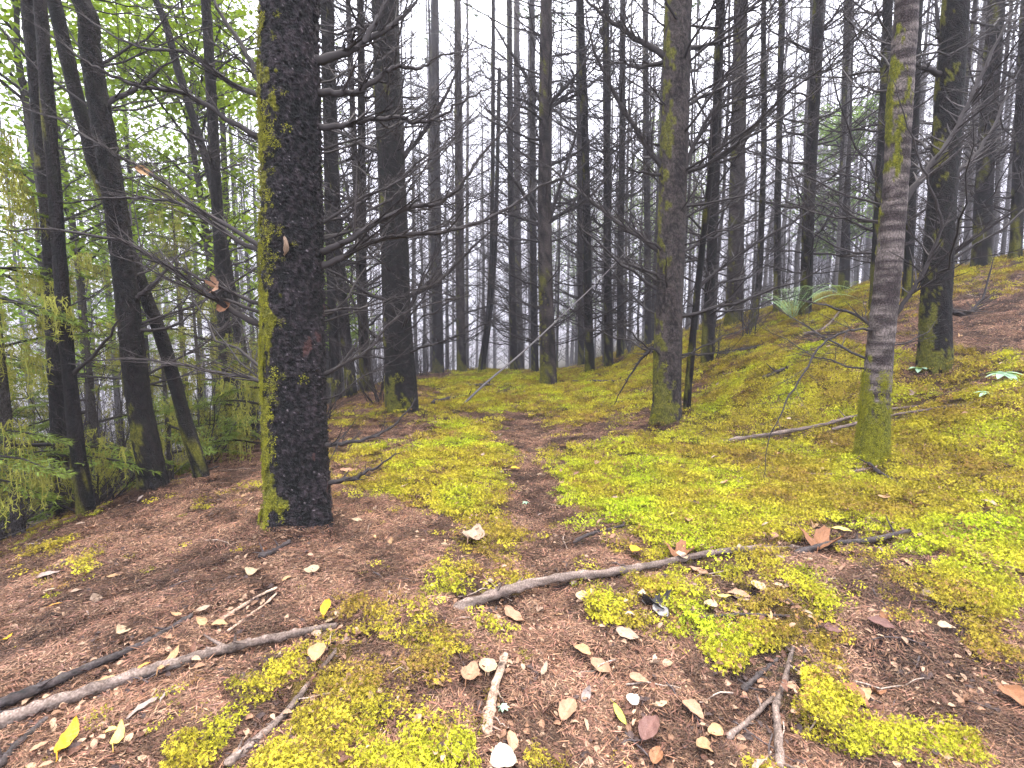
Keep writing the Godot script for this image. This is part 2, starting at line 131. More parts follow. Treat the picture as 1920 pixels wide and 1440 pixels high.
# colour, description, shape, x, z, length, heading
const LEAVES := [
	["yellow", "long bright yellow fallen leaf below the pale grey stick", 1, -1.495, -1.559, 0.196, 2.031],
	["lemon", "narrow pale yellow leaf lying by the long yellow leaf", 1, -1.302, -1.529, 0.131, 2.042],
	["lemon", "small round pale yellow leaf beside the narrow one", 3, -1.352, -1.565, 0.033, 0.63],
	["yellow", "yellow leaf standing up behind the pale stick's broken end", 1, -0.905, -2.324, 0.176, 1.767],
	["yellow", "small yellow leaf on brown needles near the dark wet stick", 1, -2.406, -2.258, 0.063, 1.583],
	["lime", "yellow-green leaf beside the white leaf on reddish needles", 1, 0.41, -1.761, 0.106, -1.337],
	["lemon", "crumpled pale yellow leaf on orange moss behind the long branch", 0, 2.242, -3.313, 0.129, -0.811],
	["orange", "narrow orange-yellow leaf alone on bare brown needles", 1, -2.43, -2.547, 0.07, 0.665],
	["yellow", "small yellow leaf in the worn middle of the path", 0, 0.027, -5.058, 0.107, 0.515],
	["yellow", "small round yellow leaf on moss just behind the long branch", 3, 0.776, -3.06, 0.096, 0.96],
	["cream", "cream leaf on needles in front of the thick scaly trunk", 3, -1.492, -2.777, 0.105, 1.637],
	["white", "wide white leaf lying flat on the needles", 3, -0.036, -1.551, 0.101, 0.567],
	["white", "squarish white leaf on reddish needles", 3, 0.47, -1.813, 0.059, -1.144],
	["cream", "round cream leaf touching the rotten piece of wood", 3, -0.107, -1.966, 0.099, 1.407],
	["cream", "cream oval leaf beside its smaller cream twin", 0, 1.347, -2.611, 0.123, -1.475],
	["cream", "smaller cream oval leaf next to a larger one", 0, 1.449, -2.607, 0.066, -0.917],
	["cream", "pale leaf on moss near the dark silvery crumpled leaf", 3, 1.011, -2.448, 0.076, 0.385],
	["cream", "round cream leaf on needles before the thick scaly trunk", 3, -1.162, -2.8, 0.102, 1.69],
	["cream", "cream oval leaf on dark soil before the bright moss", 0, 2.104, -2.31, 0.082, -0.217],
	["tan", "tan oval leaf lying beside the round cream leaf", 0, -0.173, -1.911, 0.142, 1.344],
	["tan", "tan pointed leaf alone on reddish needles", 0, 0.217, -1.802, 0.122, 1.038],
	["tan", "pinkish torn leaf under the long grey branch", 0, 0.005, -2.415, 0.152, -0.899],
	["pale", "pale crumpled leaf beside the strip of lime moss", 0, 0.542, -2.212, 0.128, -0.796],
	["straw", "straw-coloured leaf end to end with a tan one", 0, 0.316, -2.121, 0.103, -0.849],
	["tan", "tan leaf end to end with a straw-coloured one", 0, 0.384, -2.021, 0.118, -0.979],
	["tan", "long tan leaf on needles beside mossy ground", 0, 0.691, -1.788, 0.102, -0.993],
	["rust", "large rust-tan leaf lying on bright feathery moss", 0, 1.404, -1.924, 0.14, -1.319],
	["tan", "tan leaf lying flat above the squarish white leaf", 0, 0.516, -1.909, 0.083, -0.552],
	["straw", "straw-coloured leaf lying between the sticks", 0, -1.635, -1.895, 0.068, 0.775],
	["grey", "long greyish leaf under the long pale stick", 1, -1.335, -1.69, 0.121, 1.257],
	["straw", "long straw leaf curling over the long pale stick", 1, -1.425, -1.962, 0.162, 1.681],
	["orange", "orange-tan leaf tucked behind the long pale stick", 1, -1.506, -1.926, 0.064, 1.049],
	["tan", "tan leaf by the short dark corner stick", 0, -1.563, -1.529, 0.052, 1.077],
	["pale", "pale torn leaf at the dark wet stick's end", 3, -1.545, -2.395, 0.065, 0.638],
	["straw", "small straw leaf beside the bark strips", 0, -1.375, -2.238, 0.076, 0.091],
	["straw", "straw leaf against the straight split stick", 0, -0.801, -1.954, 0.128, 1.769],
	["pale", "large pale leaf on litter behind the long branch", 0, -0.266, -3.276, 0.288, 1.37],
	["rust", "curled rust-brown leaf standing behind the long branch", 4, 1.052, -3.026, 0.216, 1.181],
	["rust", "curled brown lobed leaf at the long branch's end", 4, 1.94, -3.066, 0.287, 0.87],
	["tan", "tan leaf lying under the long branch", 0, 1.097, -2.831, 0.125, -0.84],
	["tan", "tan leaf close beside the two cream leaves", 0, 1.215, -2.568, 0.121, -0.362],
	["plum", "dark plum-brown leaf on reddish needles", 0, 0.505, -1.702, 0.131, 0.894],
	["straw", "small straw leaf by the short brown stick", 3, 0.738, -1.687, 0.063, 0.469],
	["rust", "rust-tan leaf on dark soil", 0, 1.989, -1.85, 0.145, -1.91],
	["grey", "curled grey leaf on bare needles", 0, -2.809, -2.922, 0.114, 0.694],
	["pale", "pale leaf lying over a tan one", 0, 1.216, -2.539, 0.086, -0.715],
	["tan", "pinkish leaf at the foot of the thick scaly trunk", 0, -1.573, -4.771, 0.18, 0.01],
	["black", "dark crumpled leaf with a silvery shine on moss", 4, 0.731, -2.443, 0.172, -1.307],
	["silver", "silvery leaf tucked against the dark crumpled leaf", 0, 0.738, -2.357, 0.129, -1.414],
	["tan", "tan leaf at the short dark corner stick's lower side", 0, -1.44, -1.425, 0.041, 0.435],
	["plum", "plum-brown leaf on dark soil", 0, 1.794, -2.318, 0.118, -0.709],
	["plum", "small plum-brown leaf on dark soil near moss", 0, 1.553, -2.305, 0.091, -0.358],
	["straw", "narrow straw leaf on the bright moss", 1, 2.324, -2.843, 0.12, -1.649],
	["cream", "narrow cream leaf lying on lime moss", 1, 3.424, -3.507, 0.145, -1.664],
	["pale", "narrow pale leaf on reddish needles", 1, 0.136, -2.003, 0.092, 1.253],
	["rust", "curled tan leaf standing on needles", 0, 0.502, -1.606, 0.085, 1.028],
]
# colour, description, x, y, z, length, shape, turn
const CAUGHT := [
	["pale", "pale papery leaf stuck flat on the thick scaly trunk", -1.43, 1.958, -3.32, 0.157, 3, 1.3],
	["straw", "straw-brown curled leaf caught on a bare branch", -2.553, 2.515, -3.67, 0.126, 0, -0.6],
	["tan", "tan withered leaf hanging on a branch beside the thick scaly trunk", -1.985, 1.712, -3.45, 0.136, 4, 0.9],
	["rust", "rust-brown withered leaf hanging on the branch below a tan one", -1.961, 1.587, -3.5, 0.131, 0, 1.2],
]
# moss patches (and bare places, below zero): x, z, half width, half depth, strength, lime tint
const MOSS_PATCHES := [
	[-0.617, -5.737, 0.664, 1.521, 1.0, 0.75],
	[-1.011, -4.928, 0.622, 0.616, 0.8, 0.4],
	[1.221, -4.698, 0.89, 1.054, 1.1, 0.8],
	[1.166, -3.68, 0.542, 0.415, 0.9, 0.9],
	[0.881, -9.203, 2.422, 1.413, 0.8, 0.5],
	[-0.435, -13.699, 1.73, 1.863, 1, 0.7],
	[2.238, -11.13, 1.406, 1.008, 0.8, 0.5],
	[3.983, -6.86, 1.083, 0.955, 1, 0.6],
	[3.241, -6.935, 0.949, 0.687, 0.8, 0.5],
	[2.786, -5.277, 1.111, 0.94, 0.7, 0.4],
	[4.348, -4.844, 0.765, 0.523, 1, 0.5],
	[3.024, -3.095, 0.521, 0.402, 1.1, 0.9],
	[2.373, -2.539, 0.321, 0.234, 0.6, 0.6],
	[1.237, -1.798, 0.17, 0.17, 0.9, 0.9],
	[0.786, -2.262, 0.31, 0.133, 0.8, 0.7],
	[1.022, -2.159, 0.227, 0.137, 0.8, 0.6],
	[0.0, -3.175, 0.301, 0.358, 0.6, 0.5],
	[-3.082, -3.293, 0.312, 0.244, 0.9, 0.4],
	[-1.715, -3.182, 0.167, 0.152, 0.6, 0.4],
	[-0.538, -1.82, 0.422, 0.382, 0.3, 0.3],
	[1.334, -2.436, 0.205, 0.23, 0.5, 0.5],
	[2.386, -3.707, 0.976, 0.582, 0.6, 0.35],
	[3.53, -4.416, 0.93, 0.75, 0.7, 0.4],
	[1.516, -1.664, 0.21, 0.111, 0.7, 0.5],
	[0.475, -2.427, 0.064, 0.109, 1.2, 0.9],
	[0.155, -3.525, 0.26, 0.224, 0.5, 0.4],
	[-2.584, -7.559, 0.477, 1.565, 0.5, 0.4],
	[-0.505, -4.225, 0.534, 0.323, 0.5, 0.4],
	[0.154, -5.732, 0.181, 2.224, -0.9, 0],
	[0.267, -4.086, 0.181, 0.948, -0.75, 0],
	[0.425, -1.97, 0.311, 0.346, -0.8, 0],
	[1.785, -2.134, 0.292, 0.291, -0.9, 0],
	[2.0, -2.829, 0.298, 0.235, -0.4, 0],
	[-1.687, -2.397, 0.883, 0.793, -0.5, 0],
	[-1.091, -3.846, 1.012, 0.64, -0.4, 0],
	[-3.317, -4.293, 1.356, 5.415, -0.3, 0],
	[6.671, -7.333, 1.158, 0.946, -0.7, 0],
	[4.993, -7.431, 0.626, 0.731, -0.5, 0],
]
const SPOT_FERN := [6.189, -11.285]
const SPOT_FERN2 := [7.893, -12.247]
const SPOT_PLANTA := [4.921, -6.105]
const SPOT_PLANTB := [5.098, -5.229]
const SPOT_PLANTC := [4.685, -4.95]
const SPOT_PLANTD := [0.114, -4.203]
const SPOT_PLANTE := [-0.032, -1.76]
const SPOT_POLE_FOOT := [-0.957, -8.721]
const SPOT_HEM1 := [-10.712, -10.911]
const SPOT_HEM2 := [-2.338, -4.919]
const SPOT_DARK := [1.785, -2.134]

var grain := FastNoiseLite.new()
var plates := FastNoiseLite.new()
var blotch := FastNoiseLite.new()
var taken := {}
var stick_cells := {}
var feet: Array[Vector3] = []
var bark_material: StandardMaterial3D
var twig_material: StandardMaterial3D
var wood_material: StandardMaterial3D
var moss_material: StandardMaterial3D
var leaf_material: StandardMaterial3D
var green_material: StandardMaterial3D
var needle_material: StandardMaterial3D
var dead_branches: Array[ArrayMesh] = []
var stout_branches: Array[ArrayMesh] = []
var branch_builds: Array = []
var live_builds: Array = []
var moss_tufts: Array[ArrayMesh] = []


class Build:
	var v := PackedVector3Array()
	var n := PackedVector3Array()
	var c := PackedColorArray()
	var ix := PackedInt32Array()

	func tube(p: PackedVector3Array, r: PackedFloat32Array, sides: int, from: Color, to: Color) -> void:
		var rows := p.size()
		var first := v.size()
		var side := Vector3(0.31, 0.2, 0.93)
		for i in rows:
			var t := (p[mini(i + 1, rows - 1)] - p[maxi(i - 1, 0)]).normalized()
			side = (side - t * side.dot(t)).normalized()
			var w := t.cross(side)
			var tint := from.lerp(to, float(i) / (rows - 1))
			for k in sides:
				var a := TAU * k / sides
				var out := side * cos(a) + w * sin(a)
				v.append(p[i] + out * r[i])
				n.append(out)
				c.append(tint)
		for i in rows - 1:
			for k in sides:
				var a := first + i * sides + k
				var b := first + i * sides + (k + 1) % sides
				ix.append_array([a, a + sides, b + sides, a, b + sides, b])

	func tri(a: Vector3, b: Vector3, d: Vector3, up: Vector3, tint: Color) -> void:
		var k := v.size()
		v.append_array([a, b, d])
		n.append_array([up, up, up])
		c.append_array([tint, tint, tint])
		if (b - a).cross(d - a).dot(up) > 0.0:
			ix.append_array([k, k + 2, k + 1])
		else:
			ix.append_array([k, k + 1, k + 2])

	# a pointed leaf folded along its middle, from root along dir, across side, facing up
	func blade(root: Vector3, dir: Vector3, side: Vector3, long: float, wide: float, fold: float, tint: Color) -> void:
		var up := side.cross(dir).normalized()
		if up.y < 0.0:
			up = -up
		var mid := root + dir * long * 0.42
		var tip := root + dir * long
		var l := mid + side * wide * 0.5 + up * fold
		var r := mid - side * wide * 0.5 + up * fold
		tri(root, l, tip, (up - side * 0.35).normalized(), tint)
		tri(root, tip, r, (up + side * 0.35).normalized(), tint)

	func join(o: Build, at: Transform3D, tint := Color.WHITE) -> void:
		var k := v.size()
		v.append_array(at * o.v)
		var turn := Transform3D(at.basis.orthonormalized(), Vector3.ZERO)
		n.append_array(turn * o.n)
		if tint == Color.WHITE:
			c.append_array(o.c)
		else:
			for q in o.c:
				c.append(q * tint)
		for i in o.ix:
			ix.append(i + k)

	func mesh(m: Material) -> ArrayMesh:
		var a := []
		a.resize(Mesh.ARRAY_MAX)
		a[Mesh.ARRAY_VERTEX] = v
		a[Mesh.ARRAY_NORMAL] = n
		a[Mesh.ARRAY_COLOR] = c
		a[Mesh.ARRAY_INDEX] = ix
		var out := ArrayMesh.new()
		out.add_surface_from_arrays(Mesh.PRIMITIVE_TRIANGLES, a)
		out.surface_set_material(0, m)
		return out


func numbered(called: String) -> String:
	taken[called] = taken.get(called, -1) + 1
	return called if taken[called] == 0 else "%s_%03d" % [called, taken[called]]


func thing(called: String, label: String, category: String, at: Vector3, group := "") -> Node3D:
	var o := Node3D.new()
	o.name = numbered(called)
	add_child(o)
	o.position = at
	describe(o, label, category, group)
	return o


func describe(o: Node3D, label: String, category: String, group := "", kind := "") -> void:
	if label:
		o.set_meta("label", label)
	if category:
		o.set_meta("category", category)
	if group:
		o.set_meta("group", group)
	if kind:
		o.set_meta("kind", kind)


func piece(called: String, mesh: Mesh, parent: Node, at := Transform3D.IDENTITY) -> MeshInstance3D:
	var o := MeshInstance3D.new()
	o.name = called
	o.mesh = mesh
	o.transform = at
	parent.add_child(o, true)
	return o


func scatter(called: String, mesh: Mesh, places: Array[Transform3D], tints: PackedColorArray, parent: Node) -> MultiMeshInstance3D:
	var mm := MultiMesh.new()
	mm.transform_format = MultiMesh.TRANSFORM_3D
	mm.use_colors = true
	mm.mesh = mesh
	mm.instance_count = places.size()
	for i in places.size():
		mm.set_instance_transform(i, places[i])
		mm.set_instance_color(i, tints[i])
	var o := MultiMeshInstance3D.new()
	o.name = called
	o.multimesh = mm
	parent.add_child(o, true)
	o.set_meta("kind", "stuff")
	return o


func soft(v: float) -> float:
	return v if v > 30.0 else log(1.0 + exp(v))


func height(x: float, z: float) -> float:
	var d := -z
	var toe := 3.5 - 1.9 * smoothstep(4.0, 10.0, d) + 0.9 * smoothstep(12.0, 20.0, d)
	var h := 0.40 * 0.5 * soft((x - toe) / 0.5)
	h = 6.5 * (1.0 - exp(-h / 6.5))
	h -= 6.0 * (1.0 - exp(-0.5 * 0.4 * soft((-3.5 - x) / 0.4) / 6.0))
	h -= 5.0 * (1.0 - exp(-0.11 * 1.5 * soft((d - 17.0) / 1.5) / 5.0))
	h += 0.05 * sin(1.3 * x + 0.7 * z + 1.0) * sin(1.1 * z - 0.4 * x) + 0.022 * sin(3.7 * x + 2.0 * z) * sin(3.1 * z - 1.7 * x + 0.5) + 0.010 * sin(9.1 * x - 3.0 * z) * sin(8.3 * z + 2.2 * x)
	h += 0.40 * exp(-((x - 4.2) * (x - 4.2) / 1.3 + (z + 7.0) * (z + 7.0) / 0.7)) + 0.16 * exp(-((x - 4.7) * (x - 4.7) / 0.9 + (z + 4.9) * (z + 4.9) / 0.35)) - 0.06 * exp(-((x - 1.75) * (x - 1.75) / 0.5 + (z + 2.1) * (z + 2.1) / 0.12))
	var off := (x - 0.05 - 0.035 * d) / 0.22
	h -= 0.04 * exp(-off * off) * (1.0 - smoothstep(6.0, 10.0, d))
	return h


# litter and moss banked up round the nearer trunks
func banked(x: float, z: float) -> float:
	var up := 0.0
	for f in feet:
		var q := (x - f.x) * (x - f.x) + (z - f.y) * (z - f.y)
		if q < 0.8:
			up = maxf(up, 0.07 * exp(-maxf(0.0, sqrt(q) - f.z) / 0.14))
	return up


# the ground with its moss cushions
func surface(x: float, z: float) -> float:
	var m := moss(x, z).x
	return height(x, z) + 0.055 * smoothstep(0.0, 1.2, m) * (0.75 + 0.6 * blotch.get_noise_2d(x * 7.0, z * 7.0)) + 0.02 * blotch.get_noise_2d(x * 5.0 - 70.0, z * 5.0) + banked(x, z)


func slope(x: float, z: float) -> Vector3:
	var e := 0.03
	return Vector3(height(x - e, z) - height(x + e, z), 2.0 * e, height(x, z - e) - height(x, z + e)).normalized()


# how much moss grows here (x) and how lime it is (y)
func moss(x: float, z: float) -> Vector2:
	var d := -z
	var much := -0.12 + 0.42 * smoothstep(7.0, 10.0, d) * smoothstep(-3.2, -1.0, x) + 0.25 * smoothstep(2.2, 3.4, x) * smoothstep(3.0, 4.5, d)
	var lime := 0.35
	for m in MOSS_PATCHES:
		var a: float = (x - m[0]) / m[2]
		var b: float = (z - m[1]) / m[3]
		var q := a * a + b * b
		if q < 9.0:
			var g: float = m[4] * exp(-q * 0.8)
			much += g
			if g > 0.0:
				lime = lerpf(lime, m[5], minf(1.0, g))
	much += 0.55 * blotch.get_noise_2d(x * 1.0, z * 1.0) + 0.45 * blotch.get_noise_2d(x * 4.0 + 31.0, z * 4.0)
	much += 0.45 * blotch.get_noise_2d(x * 11.0, z * 11.0 + 9.0) * smoothstep(16.0, 5.0, d) - 0.10
	much += 0.55 * blotch.get_noise_2d(x * 34.0, z * 34.0 - 40.0) * smoothstep(16.0, 5.0, d)
	lime += 0.5 * blotch.get_noise_2d(x * 2.0 - 50.0, z * 2.0)
	return Vector2(much, clampf(lime, 0.0, 1.0))


func linear(hex: String) -> Color:
	return Color(hex).srgb_to_linear()


func noise_texture(f: float, octaves: int, low: Color, high: Color, normal := false) -> NoiseTexture2D:
	var s := FastNoiseLite.new()
	s.seed = 5
	s.noise_type = FastNoiseLite.TYPE_SIMPLEX
	s.frequency = f
	s.fractal_octaves = octaves
	var t := NoiseTexture2D.new()
	t.width = 512
	t.height = 512
	t.seamless = true
	t.noise = s
	if normal:
		t.as_normal_map = true
		t.bump_strength = 6.0
	else:
		var r := Gradient.new()
		r.colors = PackedColorArray([low, high])
		r.offsets = PackedFloat32Array([0.2, 0.8])
		t.color_ramp = r
	return t


func tinted(rough: float) -> StandardMaterial3D:
	var m := StandardMaterial3D.new()
	m.vertex_color_use_as_albedo = true
	m.roughness = rough
	m.metallic_specular = 0.3
	return m


func make_materials() -> void:
	grain.seed = 11
	grain.noise_type = FastNoiseLite.TYPE_SIMPLEX_SMOOTH
	grain.frequency = 1.0
	grain.fractal_octaves = 3
	blotch.seed = 23
	blotch.noise_type = FastNoiseLite.TYPE_SIMPLEX
	blotch.frequency = 0.5
	blotch.fractal_octaves = 2
	plates.seed = 3
	plates.noise_type = FastNoiseLite.TYPE_CELLULAR
	plates.cellular_return_type = FastNoiseLite.RETURN_DISTANCE2_SUB
	plates.frequency = 1.0
	plates.fractal_type = FastNoiseLite.FRACTAL_NONE
	plates.domain_warp_enabled = true
	plates.domain_warp_amplitude = 0.8
	plates.domain_warp_frequency = 0.8
	bark_material = tinted(0.92)
	bark_material.albedo_texture = noise_texture(0.03, 5, Color(0.62, 0.62, 0.62), Color(1, 1, 1))
	bark_material.uv1_triplanar = true
	bark_material.uv1_scale = Vector3(3.1, 1.7, 3.1)
	bark_material.heightmap_enabled = true
	bark_material.heightmap_texture = noise_texture(0.05, 4, Color.BLACK, Color.WHITE)
	bark_material.heightmap_scale = 1.2
	twig_material = tinted(0.85)
	wood_material = tinted(0.8)
	wood_material.albedo_texture = noise_texture(0.04, 5, Color(0.6, 0.58, 0.56), Color(1, 1, 1))
	wood_material.uv1_triplanar = true
	wood_material.uv1_scale = Vector3(4.0, 4.0, 4.0)
	moss_material = tinted(0.9)
	moss_material.backlight_enabled = true
	moss_material.backlight = Color(0.3, 0.3, 0.2)
	needle_material = tinted(0.85)
	leaf_material = tinted(0.65)
	leaf_material.albedo_texture = noise_texture(0.025, 4, Color(0.58, 0.50, 0.42), Color(1, 1, 1))
	leaf_material.uv1_triplanar = true
	leaf_material.uv1_scale = Vector3(9, 9, 9)
	green_material = tinted(0.6)
	green_material.backlight_enabled = true
	green_material.backlight = Color(0.9, 0.9, 0.5)


# ------------------------------------------------------------------ branches

func line_of(flat: Array) -> PackedVector3Array:
	var p := PackedVector3Array()
	for i in range(0, flat.size(), 3):
		p.append(Vector3(flat[i], flat[i + 1], flat[i + 2]))
	return p


func smooth_line(p: PackedVector3Array, each: int) -> PackedVector3Array:
	var out := PackedVector3Array()
	var last := p.size() - 1
	for i in last:
		for k in each:
			out.append(p[i].cubic_interpolate(p[i + 1], p[maxi(i - 1, 0)], p[mini(i + 2, last)], float(k) / each))
	out.append(p[last])
	return out


const TWIG := Color(0.024, 0.021, 0.021)


func add_twigs(b: Build, rng: RandomNumberGenerator, p: PackedVector3Array, r0: float, long: float, count: int, deep: int, sides: int, least := 0.0022) -> void:
	var rows := p.size()
	for k in count:
		var t := 0.12 + 0.85 * (k + rng.randf()) / count
		var i := clampi(int(t * (rows - 1)), 0, rows - 2)
		var at := p[i].lerp(p[i + 1], t * (rows - 1) - i)
		var fore := (p[i + 1] - p[i]).normalized()
		var flat := fore.cross(Vector3.UP).normalized()
		var side := flat * (1.0 if k % 2 == 0 else -1.0) + Vector3.UP * rng.randf_range(-0.35, 0.6)
		var dir := (fore * rng.randf_range(0.35, 1.0) + side.normalized() * rng.randf_range(0.6, 1.0)).normalized()
		var l := long * (1.0 - 0.7 * t) * rng.randf_range(0.35, 1.0)
		var bend := Vector3(rng.randf_range(-0.3, 0.3), rng.randf_range(-0.1, 0.5), rng.randf_range(-0.3, 0.3)) * l
		var q := PackedVector3Array()
		var rad := PackedFloat32Array()
		var n := 4 if deep > 0 else 3
		var tr := maxf(least, r0 * (1.0 - t) * 0.55)
		for j in n:
			var s := float(j) / (n - 1)
			q.append(at + dir * l * s + bend * s * s * 0.5)
			rad.append(tr * (1.0 - 0.75 * s))
		var tone: Color = TWIG * ([0.7, 1.0, 1.0, 2.4][rng.randi() % 4])
		b.tube(q, rad, sides, tone, tone)
		if deep > 0:
			add_twigs(b, rng, q, tr, l * 0.5, 3 + int(l * 8.0), deep - 1, 3, least)


func dead_branch(rng: RandomNumberGenerator, long: float, r0: float, count: int, deep: int, sides: int, least: float) -> Build:
	var b := Build.new()
	var p := PackedVector3Array()
	var rad := PackedFloat32Array()
	var rise := rng.randf_range(0.1, 0.75)
	var lift := rng.randf_range(0.05, 0.5)
	var sway := rng.randf_range(-0.25, 0.25)
	var rows := 9
	for i in rows:
		var t := float(i) / (rows - 1)
		p.append(Vector3(long * t, long * (rise * t + lift * t * t) + rng.randf_range(-0.022, 0.022) * long, long * (sway * t * t) + rng.randf_range(-0.022, 0.022) * long))
		rad.append(r0 * (1.0 - t) + least * 0.8)
	b.tube(p, rad, sides, TWIG, TWIG)
	add_twigs(b, rng, p, r0, long * 0.5, count, deep, 3, least)
	return b


func live_branch(rng: RandomNumberGenerator, long: float, green: Color, count := 50, size := 1.0) -> Build:
	var b := Build.new()
	var p := PackedVector3Array()
	var rad := PackedFloat32Array()
	var rise := rng.randf_range(-0.1, 0.35)
	for i in 6:
		var t := i / 5.0
		p.append(Vector3(long * t, long * (rise * t - 0.25 * t * t), long * rng.randf_range(-0.03, 0.03)))
		rad.append(0.018 * (1.0 - t) + 0.003)
	b.tube(p, rad, 3, TWIG, TWIG)
	for k in count:
		var t := sqrt(rng.randf_range(0.04, 1.0))
		var i := mini(int(t * 5.0), 4)
		var at := p[i].lerp(p[i + 1], t * 5.0 - i)
		var spread := long * 0.34 * (1.15 - t)
		at += Vector3(rng.randf_range(-0.1, 0.1), rng.randf_range(-0.12, 0.03), rng.randf_range(-1.0, 1.0)) * spread
		var dir := Vector3(rng.randf_range(0.2, 1.0), rng.randf_range(-0.5, 0.25), rng.randf_range(-1.0, 1.0)).normalized()
		var side := dir.cross(Vector3(rng.randf_range(-0.5, 0.5), 1, rng.randf_range(-0.5, 0.5))).normalized()
		b.blade(at, dir, side, rng.randf_range(0.10, 0.24) * size, rng.randf_range(0.03, 0.06) * size, 0.01 * size, green * rng.randf_range(0.6, 1.3))
	return b


func make_branches() -> void:
	var rng := RandomNumberGenerator.new()
	rng.seed = 41
	for k in 14:
		var long := rng.randf_range(1.0, 2.3)
		dead_branches.append(dead_branch(rng, long, rng.randf_range(0.010, 0.016), 20, 1, 5, 0.0024).mesh(twig_material))
	for k in 14:
		stout_branches.append(dead_branch(rng, rng.randf_range(1.2, 2.4), rng.randf_range(0.015, 0.021), 18, 1, 4, 0.0038).mesh(twig_material))
	for k in 10:
		branch_builds.append(dead_branch(rng, rng.randf_range(1.2, 2.3), rng.randf_range(0.014, 0.020), 14, 1, 3, 0.0042))
	for k in 6:
		live_builds.append(live_branch(rng, rng.randf_range(1.2, 2.0), Color(0.035, 0.062, 0.022)))


func turned(at: Vector3, angle: float, grow: float, tilt := 0.0) -> Transform3D:
	return Transform3D(Basis(Vector3.UP, angle) * Basis(Vector3.BACK, tilt) * Basis.from_scale(Vector3.ONE * grow), at)


# ------------------------------------------------------------------ trunks

func along(line: PackedVector3Array, rad: PackedFloat32Array, y: float) -> Vector4:
	var last := line.size() - 1
	for i in last:
		if y <= line[i + 1].y or i == last - 1:
			var t := clampf((y - line[i].y) / maxf(0.001, line[i + 1].y - line[i].y), -0.2, 1.0)
			var p := line[i].cubic_interpolate(line[i + 1], line[maxi(i - 1, 0)], line[mini(i + 2, last)], t) if t >= 0.0 else line[0]
			return Vector4(p.x, y, p.z, maxf(0.004, lerpf(rad[i], rad[i + 1], maxf(t, 0.0))))
	return Vector4()


